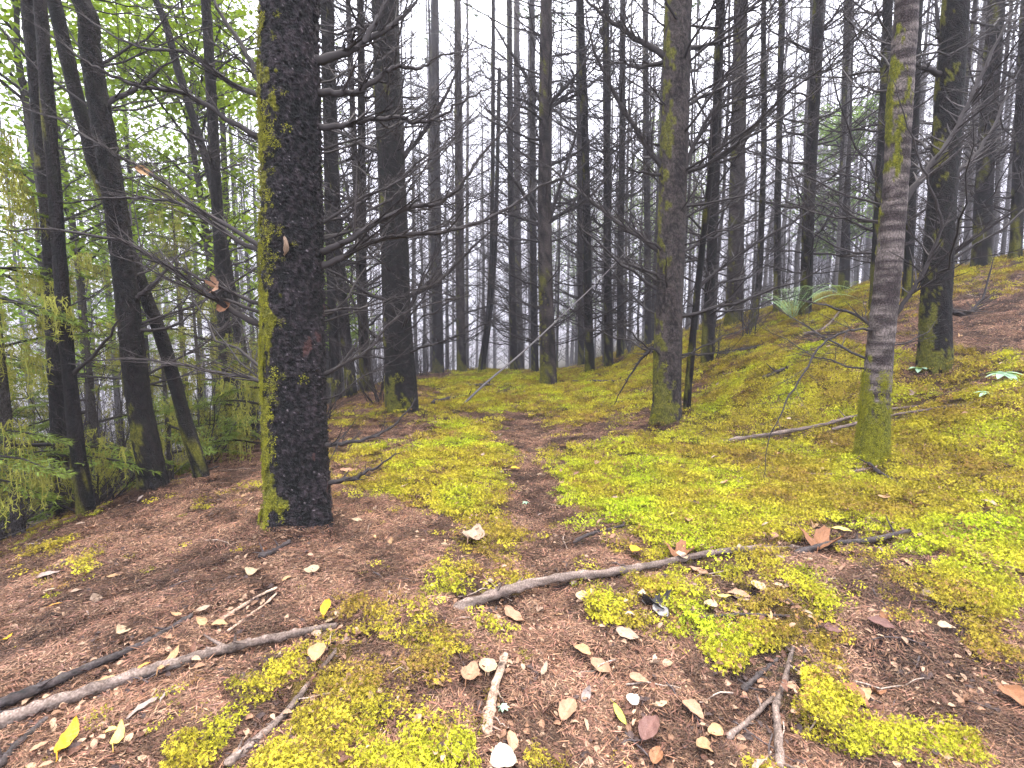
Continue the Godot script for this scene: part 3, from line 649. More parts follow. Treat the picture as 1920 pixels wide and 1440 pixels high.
# a closed skin of bark round the trunk line; style 0 scaly black, 1 dark, 2 grey, 3 ringed
func trunk_mesh(line: PackedVector3Array, rad: PackedFloat32Array, style: int, sides: int, step: float, fine_to: float, key: float) -> ArrayMesh:
	var ys := PackedFloat32Array()
	var y := -0.25
	var top := line[line.size() - 1].y
	while y < top:
		ys.append(y)
		y += step if y < fine_to else maxf(step, 0.35)
	ys.append(top)
	var rows := ys.size()
	var b := Build.new()
	b.v.resize(rows * sides)
	b.n.resize(rows * sides)
	b.c.resize(rows * sides)
	var flare := 0.30 if style == 3 else 0.5
	for i in rows:
		var q := along(line, rad, ys[i])
		var spread := 1.0 + flare * exp(-maxf(ys[i] + 0.05, 0.0) / 0.15) * (0.7 if style != 1 else 0.5)
		for k in sides:
			var a := TAU * k / sides
			var ca := cos(a)
			var sa := sin(a)
			var root_lobe := 1.0 + (spread - 1.0) * (0.7 + 0.5 * sin(a * 4.0 + key) + 0.3 * sin(a * 7.0 + key * 2.0))
			var at := Vector3(ca * q.w * 1.0 + key, ys[i], sa * q.w + key * 0.7)
			var wide := grain.get_noise_3d(at.x * 3.0, at.y * 1.2, at.z * 3.0)
			var fine := grain.get_noise_3d(at.x * 22.0, at.y * 16.0, at.z * 22.0)
			var r := q.w * root_lobe * (1.0 + 0.05 * wide)
			var tint: Color
			var green := wide * 0.8 + 0.6 * grain.get_noise_3d(at.x * 9.0 + 40.0, at.y * 5.0, at.z * 9.0)
			if style == 0:
				var crack := plates.get_noise_3d(at.x * 26.0, at.y * 44.0, at.z * 26.0)
				var lift := clampf((crack + 1.0) * 1.1, 0.0, 1.0)
				r += (lift - 0.5) * 0.020 + fine * 0.008
				tint = Color(0.010, 0.009, 0.010).lerp(Color(0.054, 0.042, 0.046), clampf(0.16 + 1.1 * fine + 0.3 * wide, 0.0, 1.0))
				if grain.get_noise_3d(at.x * 60.0, at.y * 30.0, at.z * 60.0) > 0.60:
					tint = Color(0.20, 0.165, 0.18)
				var scar := grain.get_noise_3d(at.x * 6.0 + 9.0, at.y * 2.2, at.z * 6.0)
				if scar > 0.50 and ys[i] < 1.6:
					tint = tint.lerp(Color(0.085, 0.042, 0.038), 0.8)
				green += -0.62 * ca - 0.12 + 0.25 * smoothstep(2.0, 0.2, ys[i])
				if green > 0.40:
					tint = Color(0.065, 0.066, 0.010).lerp(Color(0.17, 0.16, 0.016), clampf(fine + 0.5, 0.0, 1.0))
					r += 0.010 * clampf((green - 0.40) * 4.0, 0.0, 1.0) + 0.006 * fine
			elif style == 3:
				var band := grain.get_noise_3d(at.x * 2.5, at.y * 26.0, at.z * 2.5)
				r += band * 0.004 + fine * 0.002
				tint = Color(0.045, 0.035, 0.033).lerp(Color(0.19, 0.155, 0.145), clampf(band * 2.2 + 0.3 + wide * 0.5, 0.0, 1.0))
				green += 0.9 * smoothstep(0.85, 0.25, ys[i]) - 0.35 * ca - 0.15
				if green > 0.42:
					tint = Color(0.085, 0.09, 0.010).lerp(Color(0.17, 0.165, 0.016), clampf(fine + 0.5, 0.0, 1.0))
					r += 0.008 + 0.008 * fine
			else:
				r += fine * 0.010
				if style == 1:
					tint = Color(0.005, 0.005, 0.005).lerp(Color(0.023, 0.019, 0.018), clampf(0.5 + fine + wide * 0.5, 0.0, 1.0))
				else:
					tint = Color(0.016, 0.013, 0.013).lerp(Color(0.088, 0.070, 0.064), clampf(0.45 + fine + wide * 0.6, 0.0, 1.0))
				green += 0.55 * smoothstep(1.3, 0.1, ys[i]) - 0.35 * ca - (0.14 if style == 2 else 0.26)
				if green > 0.34:
					tint = tint.lerp(Color(0.075, 0.078, 0.012).lerp(Color(0.15, 0.14, 0.018), clampf(fine + 0.5, 0.0, 1.0)), 0.85)
					r += 0.006
			var at_k := i * sides + k
			b.v[at_k] = Vector3(q.x + ca * r, ys[i], q.z + sa * r)
			b.c[at_k] = tint
	for i in rows:
		for k in sides:
			var up := b.v[mini(i + 1, rows - 1) * sides + k] - b.v[maxi(i - 1, 0) * sides + k]
			var round_ := b.v[i * sides + (k + 1) % sides] - b.v[i * sides + (k + sides - 1) % sides]
			var nn := up.cross(round_)
			b.n[i * sides + k] = nn.normalized()
	for i in rows - 1:
		for k in sides:
			var a := i * sides + k
			var d := i * sides + (k + 1) % sides
			b.ix.append_array([a, d, d + sides, a, d + sides, a + sides])
	return b.mesh(bark_material)


func crown_mesh(line: PackedVector3Array, rad: PackedFloat32Array, from: float, seed_: int, count: int) -> ArrayMesh:
	var rng := RandomNumberGenerator.new()
	rng.seed = seed_
	var b := Build.new()
	var top := line[line.size() - 1].y
	for k in count:
		var t := float(k) / count
		var y := lerpf(from, top, t)
		var q := along(line, rad, y)
		b.join(live_builds[rng.randi() % live_builds.size()], turned(Vector3(q.x, y, q.z), rng.randf() * TAU, lerpf(1.1, 0.4, t) * rng.randf_range(0.8, 1.2)))
	return b.mesh(green_material)


func build_tree(row: Array, number: int) -> Node3D:
	var flat: Array = row[5]
	var line := PackedVector3Array()
	var rad := PackedFloat32Array()
	for i in range(0, flat.size(), 4):
		line.append(Vector3(flat[i], flat[i + 1], flat[i + 2]))
		rad.append(flat[i + 3])
	var x: float = row[3]
	var z: float = row[4]
	var label: String = row[1]
	var group := ""
	if label == "":
		group = {"ridge_conifer": "conifers along the top of the bank", "slope_conifer": "conifers at the edge of the slope", "path_side_conifer": "conifers at the far end of the path", "path_side_sapling": "thin stems at the far end of the path", "bank_foot_conifer": "conifers behind the foot of the bank"}[row[0]]
		label = {"ridge_conifer": "slim dark conifer with bare branches along the top of the bank", "slope_conifer": "slim conifer with bare branches where the ground drops behind the thick scaly trunk", "path_side_conifer": "slim conifer with bare branches where the mossy path ends", "path_side_sapling": "hair-thin bent stem where the mossy path ends", "bank_foot_conifer": "hazy slim conifer standing behind the foot of the bank"}[row[0]]
	var t := thing(row[0], label, "tree", Vector3(x, height(x, z), z), group)
	var style: int = row[2]
	var d := -z
	var sides := 14
	var step := 0.12
	if style == 0:
		sides = 150
		step = 0.0065
	elif d < 8.5 and rad[0] > 0.07:
		sides = 48
		step = 0.03
	piece("trunk", trunk_mesh(line, rad, style, sides, step, 4.0 if style == 0 else 9.0, number * 3.7), t)
	var rng := RandomNumberGenerator.new()
	rng.seed = 900 + number
	var top := line[line.size() - 1].y
	var thin := rad[0] < 0.09
	var from := 0.9 if not thin else 1.4
	var seen_to := minf(top - 0.5, 2.0 + 0.75 * d)
	var count := int((seen_to - from) * (3.5 if thin else 9.0))
	if style == 0:
		count = 28
	if style == 3 or row[0] == "dark_bank_conifer":
		count = 15
	for k in mini(count, 80):
		var y := from + (seen_to - from) * (floorf(k / 4.0) * 4.0 + rng.randf_range(0.0, 1.4)) / maxf(count, 1)
		var q := along(line, rad, y)
		var a := rng.randf() * TAU
		if d < 6.0 and sin(a) < -0.2:  # few branches reach out towards the path
			a = -a
		var grow := rng.randf_range(0.6, 1.25) * (0.6 if thin else 1.0)
		if d < 5.0:
			grow *= 0.7
		piece("branch", (dead_branches if d < 6.0 else stout_branches)[rng.randi() % 14], t, turned(Vector3(q.x + cos(a) * q.w * 0.8, y, q.z - sin(a) * q.w * 0.8), a, grow, rng.randf_range(-0.25, 0.2)))
	if not thin:
		piece("crown", crown_mesh(line, rad, maxf(8.5, minf(2.0 + 0.7 * d, top - 5.0)), number, 6), t)
	return t


func shaped_branch(row: Array, rng: RandomNumberGenerator) -> ArrayMesh:
	var rough_line := line_of(row[2])
	var flat: Array = TRUNKS[row[0]][5]
	var line := PackedVector3Array()
	var around := PackedFloat32Array()
	for i in range(0, flat.size(), 4):
		line.append(Vector3(flat[i], flat[i + 1], flat[i + 2]))
		around.append(flat[i + 3])
	var core := along(line, around, rough_line[0].y)
	var middle := Vector3(core.x, rough_line[0].y, core.z)
	var fork := middle.distance_to(rough_line[0]) > core.w + 0.2
	if not fork:
		rough_line[0] = middle + (rough_line[0] - middle).limit_length(core.w * 0.8)
	var p := smooth_line(rough_line, 5)
	var rad := PackedFloat32Array()
	var n := p.size()
	var long := 0.0
	for i in n:
		var t := float(i) / (n - 1)
		rad.append(float(row[1]) * pow(1.0 - t, 0.8) + 0.002 + float(row[1]) * 1.5 * maxf(0.0, 0.12 - t))
		if i > 0:
			long += p[i].distance_to(p[i - 1])
			p[i] += Vector3(rng.randf_range(-1, 1), rng.randf_range(-1, 1), rng.randf_range(-1, 1)) * 0.010
	if fork:
		rad[0] = rad[0] * 0.1
	var b := Build.new()
	b.tube(p, rad, 7, TWIG, TWIG)
	add_twigs(b, rng, p, float(row[1]), minf(0.6, long * 0.4), int(long * 17.0) + 8, 1, 3)
	return b.mesh(twig_material)


# moss cushions that cling to a trunk
func trunk_moss(t: Node3D, row: Array, number: int, count: int, high: float, lean: float) -> void:
	var flat: Array = row[5]
	var line := PackedVector3Array()
	var rad := PackedFloat32Array()
	for i in range(0, flat.size(), 4):
		line.append(Vector3(flat[i], flat[i + 1], flat[i + 2]))
		rad.append(flat[i + 3])
	var rng := RandomNumberGenerator.new()
	rng.seed = 70 + number
	var places: Array[Transform3D] = []
	var tints := PackedColorArray()
	for k in count:
		var y := high * pow(rng.randf(), 1.3)
		var q := along(line, rad, y)
		var a := PI + rng.randfn(0.0, lean)
		if grain.get_noise_3d(cos(a) * 1.5 + number, y * 2.5, sin(a) * 1.5) < -0.02:
			continue
		var out := Vector3(cos(a), 0.25, sin(a)).normalized()
		var side := out.cross(Vector3.UP).normalized()
		var r := q.w * (1.0 + 0.28 * exp(-y / 0.16))
		var grow := rng.randf_range(0.22, 0.55)
		places.append(Transform3D(Basis(side, out, side.cross(out)) * Basis(Vector3.UP, rng.randf() * TAU) * Basis.from_scale(Vector3.ONE * grow), Vector3(q.x + cos(a) * r, y, q.z + sin(a) * r)))
		tints.append(Color(0.10, 0.098, 0.012).lerp(Color(0.25, 0.24, 0.02), rng.randf()))
	scatter("moss", moss_tufts[0], places, tints, t)


# ------------------------------------------------------------------ ground cover

func make_moss() -> void:
	var rng := RandomNumberGenerator.new()
	rng.seed = 8
	for kind in 3:
		var b := Build.new()
		for s in 24:
			var a := rng.randf() * TAU
			var reach := sqrt(rng.randf()) * 0.065
			var foot := Vector3(cos(a) * reach, rng.randf_range(-0.004, 0.012) * (1.0 - reach * 8.0), sin(a) * reach)
			var lean := Vector3(cos(a), 0, sin(a)) * reach * 6.0
			var up := (Vector3.UP + lean + Vector3(rng.randf_range(-0.4, 0.4), 0, rng.randf_range(-0.4, 0.4))).normalized()
			var head := foot + up * rng.randf_range(0.008, 0.034)
			var shade := rng.randf_range(0.55, 1.4)
			var spokes := 7
			for j in spokes:
				var q := TAU * (j + rng.randf() * 0.5) / spokes
				var flat := (Vector3(cos(q), 0.0, sin(q)) - up * up.dot(Vector3(cos(q), 0.0, sin(q)))).normalized()
				var dir := (flat + up * rng.randf_range(-0.15, 1.1)).normalized()
				var side := dir.cross(up).normalized()
				b.blade(head, dir, side, rng.randf_range(0.007, 0.017), rng.randf_range(0.0026, 0.0050), 0.001, Color(shade, shade, shade * rng.randf_range(0.6, 1.0)))
		moss_tufts.append(b.mesh(moss_material))


func needle_tuft(rng: RandomNumberGenerator, count: int, spread: float) -> ArrayMesh:
	var b := Build.new()
	for k in count:
		var a := rng.randf() * TAU
		var reach := sqrt(rng.randf()) * spread
		var at := Vector3(cos(a) * reach, rng.randf_range(0.001, 0.020), sin(a) * reach)
		var q := rng.randf() * TAU
		var dir := Vector3(cos(q), rng.randf_range(-0.25, 0.35), sin(q)).normalized()
		var side := dir.cross(Vector3(rng.randf_range(-0.5, 0.5), 1, rng.randf_range(-0.5, 0.5))).normalized()
		var long := rng.randf_range(0.024, 0.060)
		var wide := rng.randf_range(0.0012, 0.0025)
		if rng.randf() < 0.10:
			long *= 2.0
			wide *= 1.6
		elif rng.randf() < 0.12:
			long *= 0.7
			wide *= 2.6
		var v := 0.16 + 2.3 * pow(rng.randf(), 2.0)
		var tint := Color(v, v * rng.randf_range(0.8, 1.0), v * rng.randf_range(0.75, 1.0))
		b.blade(at - dir * long * 0.5, dir, side, long, wide * 2.0, 0.0004, tint)
	return b.mesh(needle_material)


# five outlines: pointed oval, narrow, lobed, round, curled and lobed
func leaf_build(shape: int, seed_: int) -> Build:
	var rng := RandomNumberGenerator.new()
	rng.seed = seed_
	var b := Build.new()
	if shape == 2 or shape == 4:
		return lobed_leaf(seed_, 1.9 if shape == 4 else 0.5, rng)
	var cols := 9
	var rows := 15
	var curl: float = [0.35, 0.5, 0.3, 0.25, 0.7][shape] * rng.randf_range(0.6, 1.3)
	var bow := rng.randf_range(-0.4, 0.9)
	var twist := rng.randf_range(-0.7, 0.7)
	for i in rows:
		var t := float(i) / (rows - 1)
		var w := 0.0
		match shape:
			0: w = 0.27 * pow(sin(PI * pow(t, 0.8)), 0.85)
			1: w = 0.13 * pow(sin(PI * pow(t, 0.9)), 0.8)
			3: w = 0.40 * pow(sin(PI * t), 0.6)
			_:
				w = 0.30 * pow(sin(PI * pow(t, 0.75)), 0.5) * (1.0 + 0.45 * cos(t * TAU * 2.3 + 0.6))
		w *= 1.0 + 0.08 * rng.randf_range(-1, 1)
		for k in cols:
			var s := 2.0 * k / (cols - 1) - 1.0
			var x := t - 0.5
			var zz := s * w
			var y := curl * zz * zz * 2.2 + absf(s) * w * 0.22 + bow * (x * x - 0.1) + 0.02 * sin(t * 17.0 + s * 5.0 + seed_) * (1.0 if shape != 4 else 2.5)
			y += twist * x * zz
			if shape == 4:
				y += 0.09 * sin(t * 6.0 + s * 2.0 + seed_) + 0.06
			b.v.append(Vector3(x, y + 0.04, zz))
			var vein := 1.0 if k != cols / 2 else 1.18
			var mark := 1.0 - 0.22 * clampf(grain.get_noise_3d(x * 5.0 + seed_, zz * 5.0, 3.0) * 2.0, 0.0, 1.0)
			b.c.append(Color(vein, vein, vein) * mark)
	b.n.resize(rows * cols)
	for i in rows:
		for k in cols:
			var du := b.v[mini(i + 1, rows - 1) * cols + k] - b.v[maxi(i - 1, 0) * cols + k]
			var dv := b.v[i * cols + mini(k + 1, cols - 1)] - b.v[i * cols + maxi(k - 1, 0)]
			var nn := dv.cross(du)
			b.n[i * cols + k] = nn.normalized() if nn.length() > 1e-9 else Vector3.UP
	for i in rows - 1:
		for k in cols - 1:
			var a := i * cols + k
			b.ix.append_array([a, a + cols, a + cols + 1, a, a + cols + 1, a + 1])
	var stalk := PackedVector3Array([Vector3(-0.5, 0.04 + bow * 0.15, 0), Vector3(-0.6, 0.05, 0.03), Vector3(-0.72, 0.08, 0.05)])
	b.tube(stalk, PackedFloat32Array([0.012, 0.010, 0.008]), 4, Color(0.8, 0.7, 0.6), Color(0.6, 0.5, 0.4))
	return b


# a palmate leaf: five toothed lobes round the stalk, edges turned up
func lobed_leaf(seed_: int, curl: float, rng: RandomNumberGenerator) -> Build:
	var b := Build.new()
	var spokes := 60
	var rings := 6
	var wave := rng.randf() * TAU
	var fold := rng.randf_range(-0.5, 0.5)
	for j in rings + 1:
		for k in spokes:
			var a := TAU * k / spokes
			var lobe := absf(cos(a * 2.5))
			var edge := 0.22 + 0.26 * pow(lobe, 0.8) + 0.035 * cos(a * 20.0)
			edge *= 0.55 + 0.45 * smoothstep(PI, PI * 0.55, absf(wrapf(a, -PI, PI)))
			var t := float(j) / rings
			var r := edge * t
			var p := Vector3(cos(a) * r, 0, sin(a) * r)
			p.y = 0.05 + curl * (0.9 * p.z * p.z + 0.35 * p.x * p.x) + 0.05 * curl * sin(a * 3.0 + wave) * t + fold * curl * p.x * p.z + 0.015 * sin(a * 5.0) * t
			b.v.append(p)
			var mark := 1.0 - 0.25 * clampf(grain.get_noise_3d(p.x * 5.0 + seed_, p.z * 5.0, 3.0) * 2.0, 0.0, 1.0)
			b.c.append(Color(mark, mark, mark) * (1.12 if lobe > 0.97 else 1.0))
	b.n.resize(b.v.size())
	for j in rings + 1:
		for k in spokes:
			var du := b.v[mini(j + 1, rings) * spokes + k] - b.v[maxi(j - 1, 0) * spokes + k]
			var dv := b.v[maxi(j, 1) * spokes + (k + 1) % spokes] - b.v[maxi(j, 1) * spokes + (k + spokes - 1) % spokes]
			b.n[j * spokes + k] = dv.cross(du).normalized()
	for j in rings:
		for k in spokes:
			var a := j * spokes + k
			var d := j * spokes + (k + 1) % spokes
			b.ix.append_array([a, a + spokes, d + spokes, a, d + spokes, d])
	b.tube(PackedVector3Array([Vector3(-0.1, 0.05, 0), Vector3(-0.4, 0.05, 0.03), Vector3(-0.65, 0.09, 0.05)]), PackedFloat32Array([0.012, 0.010, 0.008]), 4, Color(0.8, 0.7, 0.6), Color(0.6, 0.5, 0.4))
	return b


func soil_noise(x: float, z: float) -> float:
	return blotch.get_noise_2d(x * 3.0 + 200.0, z * 3.0)


func ground_tint(x: float, z: float) -> Color:
	var m := moss(x, z)
	var f := grain.get_noise_2d(x * 7.0, z * 7.0)
	var soil := Color(0.022, 0.013, 0.012).lerp(Color(0.075, 0.042, 0.036), clampf(0.5 + f, 0.0, 1.0))
	var dark := soil_noise(x, z)
	var pit := Vector2((x - SPOT_DARK[0]) / 0.9, (z - SPOT_DARK[1]) / 0.36).length_squared()
	dark += 0.9 * exp(-pit)
	soil = soil.lerp(Color(0.030, 0.022, 0.024), clampf(dark * 1.6 - 0.15, 0.0, 0.85))
	var green := Color(0.14, 0.095, 0.018).lerp(Color(0.19, 0.175, 0.014), m.y)
	return soil.lerp(green, smoothstep(0.15, 0.7, m.x) * 0.85)


func make_ground() -> void:
	var xs := PackedFloat32Array()
	var zs := PackedFloat32Array()
	for i in 421:
		xs.append(0.6 * sinh((i / 420.0 * 2.0 - 1.0) * 5.5))
	for i in 461:
		zs.append(-(1.2 * sinh(lerpf(-1.9, 4.95, i / 460.0)) + 0.9))
	var b := Build.new()
	var nx := xs.size()
	var nz := zs.size()
	for j in nz:
		for i in nx:
			var x := xs[i]
			var z := zs[j]
			var near := x * x + z * z < 900.0
			var y := height(x, z)
			if near:
				y = surface(x, z)
			b.v.append(Vector3(x, y, z))
			b.c.append(ground_tint(x, z) if near else Color(0.09, 0.085, 0.03))
	b.n.resize(nx * nz)
	for j in nz:
		for i in nx:
			var dx := b.v[j * nx + mini(i + 1, nx - 1)] - b.v[j * nx + maxi(i - 1, 0)]
			var dz := b.v[mini(j + 1, nz - 1) * nx + i] - b.v[maxi(j - 1, 0) * nx + i]
			b.n[j * nx + i] = dx.cross(dz).normalized()
	for j in nz - 1:
		for i in nx - 1:
			var a := j * nx + i
			b.ix.append_array([a, a + nx, a + nx + 1, a, a + nx + 1, a + 1])
	var m := tinted(0.95)
	m.albedo_texture = noise_texture(0.06, 5, Color(0.55, 0.5, 0.48), Color(1, 1, 1))
	m.uv1_triplanar = true
	m.uv1_world_triplanar = true
	m.uv1_scale = Vector3(1.9, 1.9, 1.9)
	m.heightmap_enabled = true
	m.heightmap_texture = noise_texture(0.09, 5, Color.BLACK, Color.WHITE)
	m.heightmap_scale = 2.0
	var o := piece("ground", b.mesh(m), self)
	describe(o, "", "", "", "structure")


func on_stick(x: float, z: float) -> bool:
	for i in [-1.2, 0.0, 1.2]:
		for j in [-1.2, 0.0, 1.2]:
			if stick_cells.has(Vector2i(floori(x * 25.0 + i), floori(z * 25.0 + j))):
				return true
	return false


func spread_cover() -> void:
	var rng := RandomNumberGenerator.new()
	rng.seed = 77
	var tuft := [needle_tuft(rng, 26, 0.08), needle_tuft(rng, 26, 0.08)]
	var moss_at: Array = [[], [], []]
	var moss_tint: Array = [PackedColorArray(), PackedColorArray(), PackedColorArray()]
	var needle_at: Array = [[], []]
	var needle_tint: Array = [PackedColorArray(), PackedColorArray()]
	# closer together near the path's start, sparser and larger further off
	for k in 190000:
		var d := 1.15 * pow(24.0 / 1.15, pow(rng.randf(), 1.15))
		var x := rng.randf_range(-1.12, 1.12) * d
		if x < -6.0 or x > 12.0:
			continue
		var z := -d
		var m := moss(x, z)
		var grow := clampf(0.55 + 0.09 * d, 0.68, 1.9)
		var up := slope(x, z)
		var side := up.cross(Vector3(0.3, 0, 1)).normalized()
		var turn := Basis(side, up, side.cross(up)) * Basis(Vector3.UP, rng.randf() * TAU)
		var at := Vector3(x, surface(x, z), z)
		var pit := Vector2((x - SPOT_DARK[0]) / 0.9, (z - SPOT_DARK[1]) / 0.36).length_squared()
		var damp := soil_noise(x, z) + 0.5 * blotch.get_noise_2d(x * 16.0, z * 16.0) > 0.16
		var clear := on_stick(x, z)
		if not clear and rng.randf() < smoothstep(-0.1, 1.0, m.x):
			var kind := rng.randi() % 3
			var s := grow * rng.randf_range(0.6, 1.15) * lerpf(0.6, 1.0, smoothstep(0.0, 0.7, m.x))
			moss_at[kind].append(Transform3D(turn * Basis.from_scale(Vector3(s, s * rng.randf_range(0.8, 1.7), s)), at + up * rng.randf_range(-0.012, 0.010)))
			var tint := Color(0.23, 0.160, 0.026).lerp(Color(0.345, 0.300, 0.026), minf(1.0, m.y * 2.0))
			if m.y > 0.5:
				tint = tint.lerp(Color(0.32, 0.385, 0.018), (m.y - 0.5) * 2.0)
			moss_tint[kind].append((tint if rng.randf() > 0.14 else Color(0.20, 0.115, 0.04)) * rng.randf_range(0.45, 1.4))
		if rng.randf() < (0.8 if m.x < 0.3 else 0.35) - 0.62 * exp(-pit):
			var kind := rng.randi() % 2
			needle_at[kind].append(Transform3D(turn * Basis.from_scale(Vector3.ONE * grow * rng.randf_range(0.75, 1.1) * (0.55 if clear else 1.0)), at + up * (0.002 if not clear else -0.004)))
			needle_tint[kind].append(Color(0.180, 0.096, 0.062).lerp(Color(0.41, 0.27, 0.18), rng.randf() * rng.randf()) * rng.randf_range(0.40, 1.2) * (0.42 if damp else 1.0))
	for k in 3:
		var places: Array[Transform3D] = []
		places.assign(moss_at[k])
		var o := scatter(numbered("moss_carpet"), moss_tufts[k], places, moss_tint[k], self)
		describe(o, ["yellow-green feathery moss carpeting the path and the bank", "yellow-green star moss mixed through the carpet on path and bank", "yellow-green upright moss shoots mixed through the carpet on path and bank"][k], "moss")
	var scraps: Array[Transform3D] = []
	var scrap_tint := PackedColorArray()
	for k in 9000:
		var d := 1.3 * pow(11.0 / 1.3, rng.randf())
		var x := rng.randf_range(-1.05, 1.05) * d
		if x < -4.2:
			continue
		var up := slope(x, -d)
		var lift := 0.028 if moss(x, -d).x > 0.4 else 0.014
		scraps.append(Transform3D(Basis(Vector3(up.y, -up.x, 0).normalized(), up, Vector3.BACK) * Basis.from_euler(Vector3(rng.randf_range(-0.6, 0.6), rng.randf() * TAU, rng.randf_range(-0.6, 0.6))) * Basis.from_scale(Vector3.ONE * rng.randf_range(0.014, 0.045)), Vector3(x, surface(x, -d), -d) + up * lift))
		scrap_tint.append([Color(0.13, 0.065, 0.045), Color(0.24, 0.14, 0.09), Color(0.40, 0.28, 0.20), Color(0.06, 0.04, 0.038)][rng.randi() % 4] * rng.randf_range(0.7, 1.2))
	var scrap := scatter(numbered("leaf_scraps"), leaf_build(0, 9).mesh(leaf_material), scraps, scrap_tint, self)
	describe(scrap, "crumbled brown and tan scraps of old leaves strewn over moss and needles", "leaf litter")
	for k in 2:
		var places: Array[Transform3D] = []
		places.assign(needle_at[k])
		var o := scatter(numbered("needle_litter"), tuft[k], places, needle_tint[k], self)
		describe(o, ["reddish-brown fallen needles covering the bare ground", "paler brown fallen needles and bits of twig over the bare ground"][k], "needle litter")


const LEAF_COLOURS := {
	"yellow": Color(0.60, 0.38, 0.03), "lemon": Color(0.62, 0.52, 0.16), "lime": Color(0.50, 0.50, 0.10), "orange": Color(0.50, 0.26, 0.07),
	"cream": Color(0.405, 0.326, 0.229), "white": Color(0.510, 0.475, 0.422), "pale": Color(0.334, 0.255, 0.202), "tan": Color(0.33, 0.20, 0.135),
	"straw": Color(0.38, 0.25, 0.14), "rust": Color(0.24, 0.12, 0.065), "plum": Color(0.14, 0.075, 0.068), "grey": Color(0.27, 0.23, 0.22),
	"black": Color(0.028, 0.028, 0.034), "silver": Color(0.25, 0.26, 0.28),
}


func place_leaf(mesh: ArrayMesh, x: float, z: float, long: float, heading: float, lift: float, label: String, group: String, tip := Vector2.ZERO) -> void:
	var up := slope(x, z)
	var side := up.cross(Vector3(sin(heading + PI), 0, cos(heading + PI))).normalized()
	var dir := Vector3(cos(heading), 0, -sin(heading))
	dir = (dir - up * dir.dot(up)).normalized()
	side = dir.cross(up).normalized()
	var o := piece(numbered("fallen_leaf"), mesh, self, Transform3D(Basis(dir, up, side) * Basis.from_euler(Vector3(tip.x, 0, tip.y)) * Basis.from_scale(Vector3.ONE * long), Vector3(x, surface(x, z), z) + up * lift))
	describe(o, label, "leaf", group)


func tint_build(b: Build, tint: Color) -> Build:
	var o := Build.new()
	o.join(b, Transform3D.IDENTITY, tint)
	return o


func make_leaves() -> void:
	var made := {}
	for i in LEAVES.size():
		var l: Array = LEAVES[i]
		var mesh := tint_build(leaf_build(l[2], i * 7 + 3), LEAF_COLOURS[l[0]]).mesh(leaf_material)
		place_leaf(mesh, l[3], l[4], l[5], l[6], 0.034 if moss(l[3], l[4]).x > 0.3 else 0.020, l[1], "")
		var half := float(l[5]) * 0.32
		for a in [-half, 0.0, half]:
			stick_cells[Vector2i(floori((float(l[3]) + a * cos(l[6])) * 25.0), floori((float(l[4]) - a * sin(l[6])) * 25.0))] = true
	var rng := RandomNumberGenerator.new()
	rng.seed = 314
	var names := ["cream", "tan", "straw", "pale", "rust", "grey", "lemon"]
	var shares := [0.22, 0.26, 0.2, 0.16, 0.08, 0.05, 0.03]
	var words := {"cream": "small cream", "tan": "small tan", "straw": "small straw-brown", "pale": "small pinkish pale", "rust": "small rust-brown", "grey": "small grey-brown", "lemon": "small pale yellow"}
	for i in 235:
		var d := 1.5 * pow(10.5 / 1.5, pow(rng.randf(), 0.85))
		var x := rng.randf_range(-0.98, 0.98) * d
		if x < -4.0:
			continue
		var pick := rng.randf()
		var which := 0
		while which < 6 and pick > shares[which]:
			pick -= shares[which]
			which += 1
		var shape: int = [0, 0, 3, 1, 1, 4][rng.randi() % 6]
		var variant := rng.randi() % 3
		var key := "%d %d %d" % [which, shape, variant]
		if not made.has(key):
			made[key] = tint_build(leaf_build(shape, 500 + variant * 31 + shape), LEAF_COLOURS[names[which]] * (0.8 + 0.2 * variant)).mesh(leaf_material)
		var on_moss := moss(x, -d).x > 0.3
		var ground := "moss" if on_moss else "brown needles"
		place_leaf(made[key], x, -d, rng.randf_range(0.045, 0.085), rng.randf() * TAU, (0.055 if on_moss else 0.026) * clampf(0.55 + 0.09 * d, 0.8, 1.9), "%s fallen leaf lying on %s" % [words[names[which]], ground], "%s fallen leaves on the %s" % [words[names[which]].trim_prefix("small "), ground], Vector2(rng.randf_range(-0.5, 0.5), rng.randf_range(-0.5, 0.5)))


# dry leaves caught on bark and branches
func make_caught_leaves() -> void:
	for i in CAUGHT.size():
		var l: Array = CAUGHT[i]
		var mesh := tint_build(leaf_build(l[6], i * 5 + 71), LEAF_COLOURS[l[0]]).mesh(leaf_material)
		var o := piece(numbered("caught_leaf"), mesh, self, Transform3D(Basis.from_euler(Vector3(1.2, 0.3 * i, l[7])) * Basis.from_scale(Vector3.ONE * float(l[5])), Vector3(l[2], l[3], l[4])))
		describe(o, l[1], "leaf")


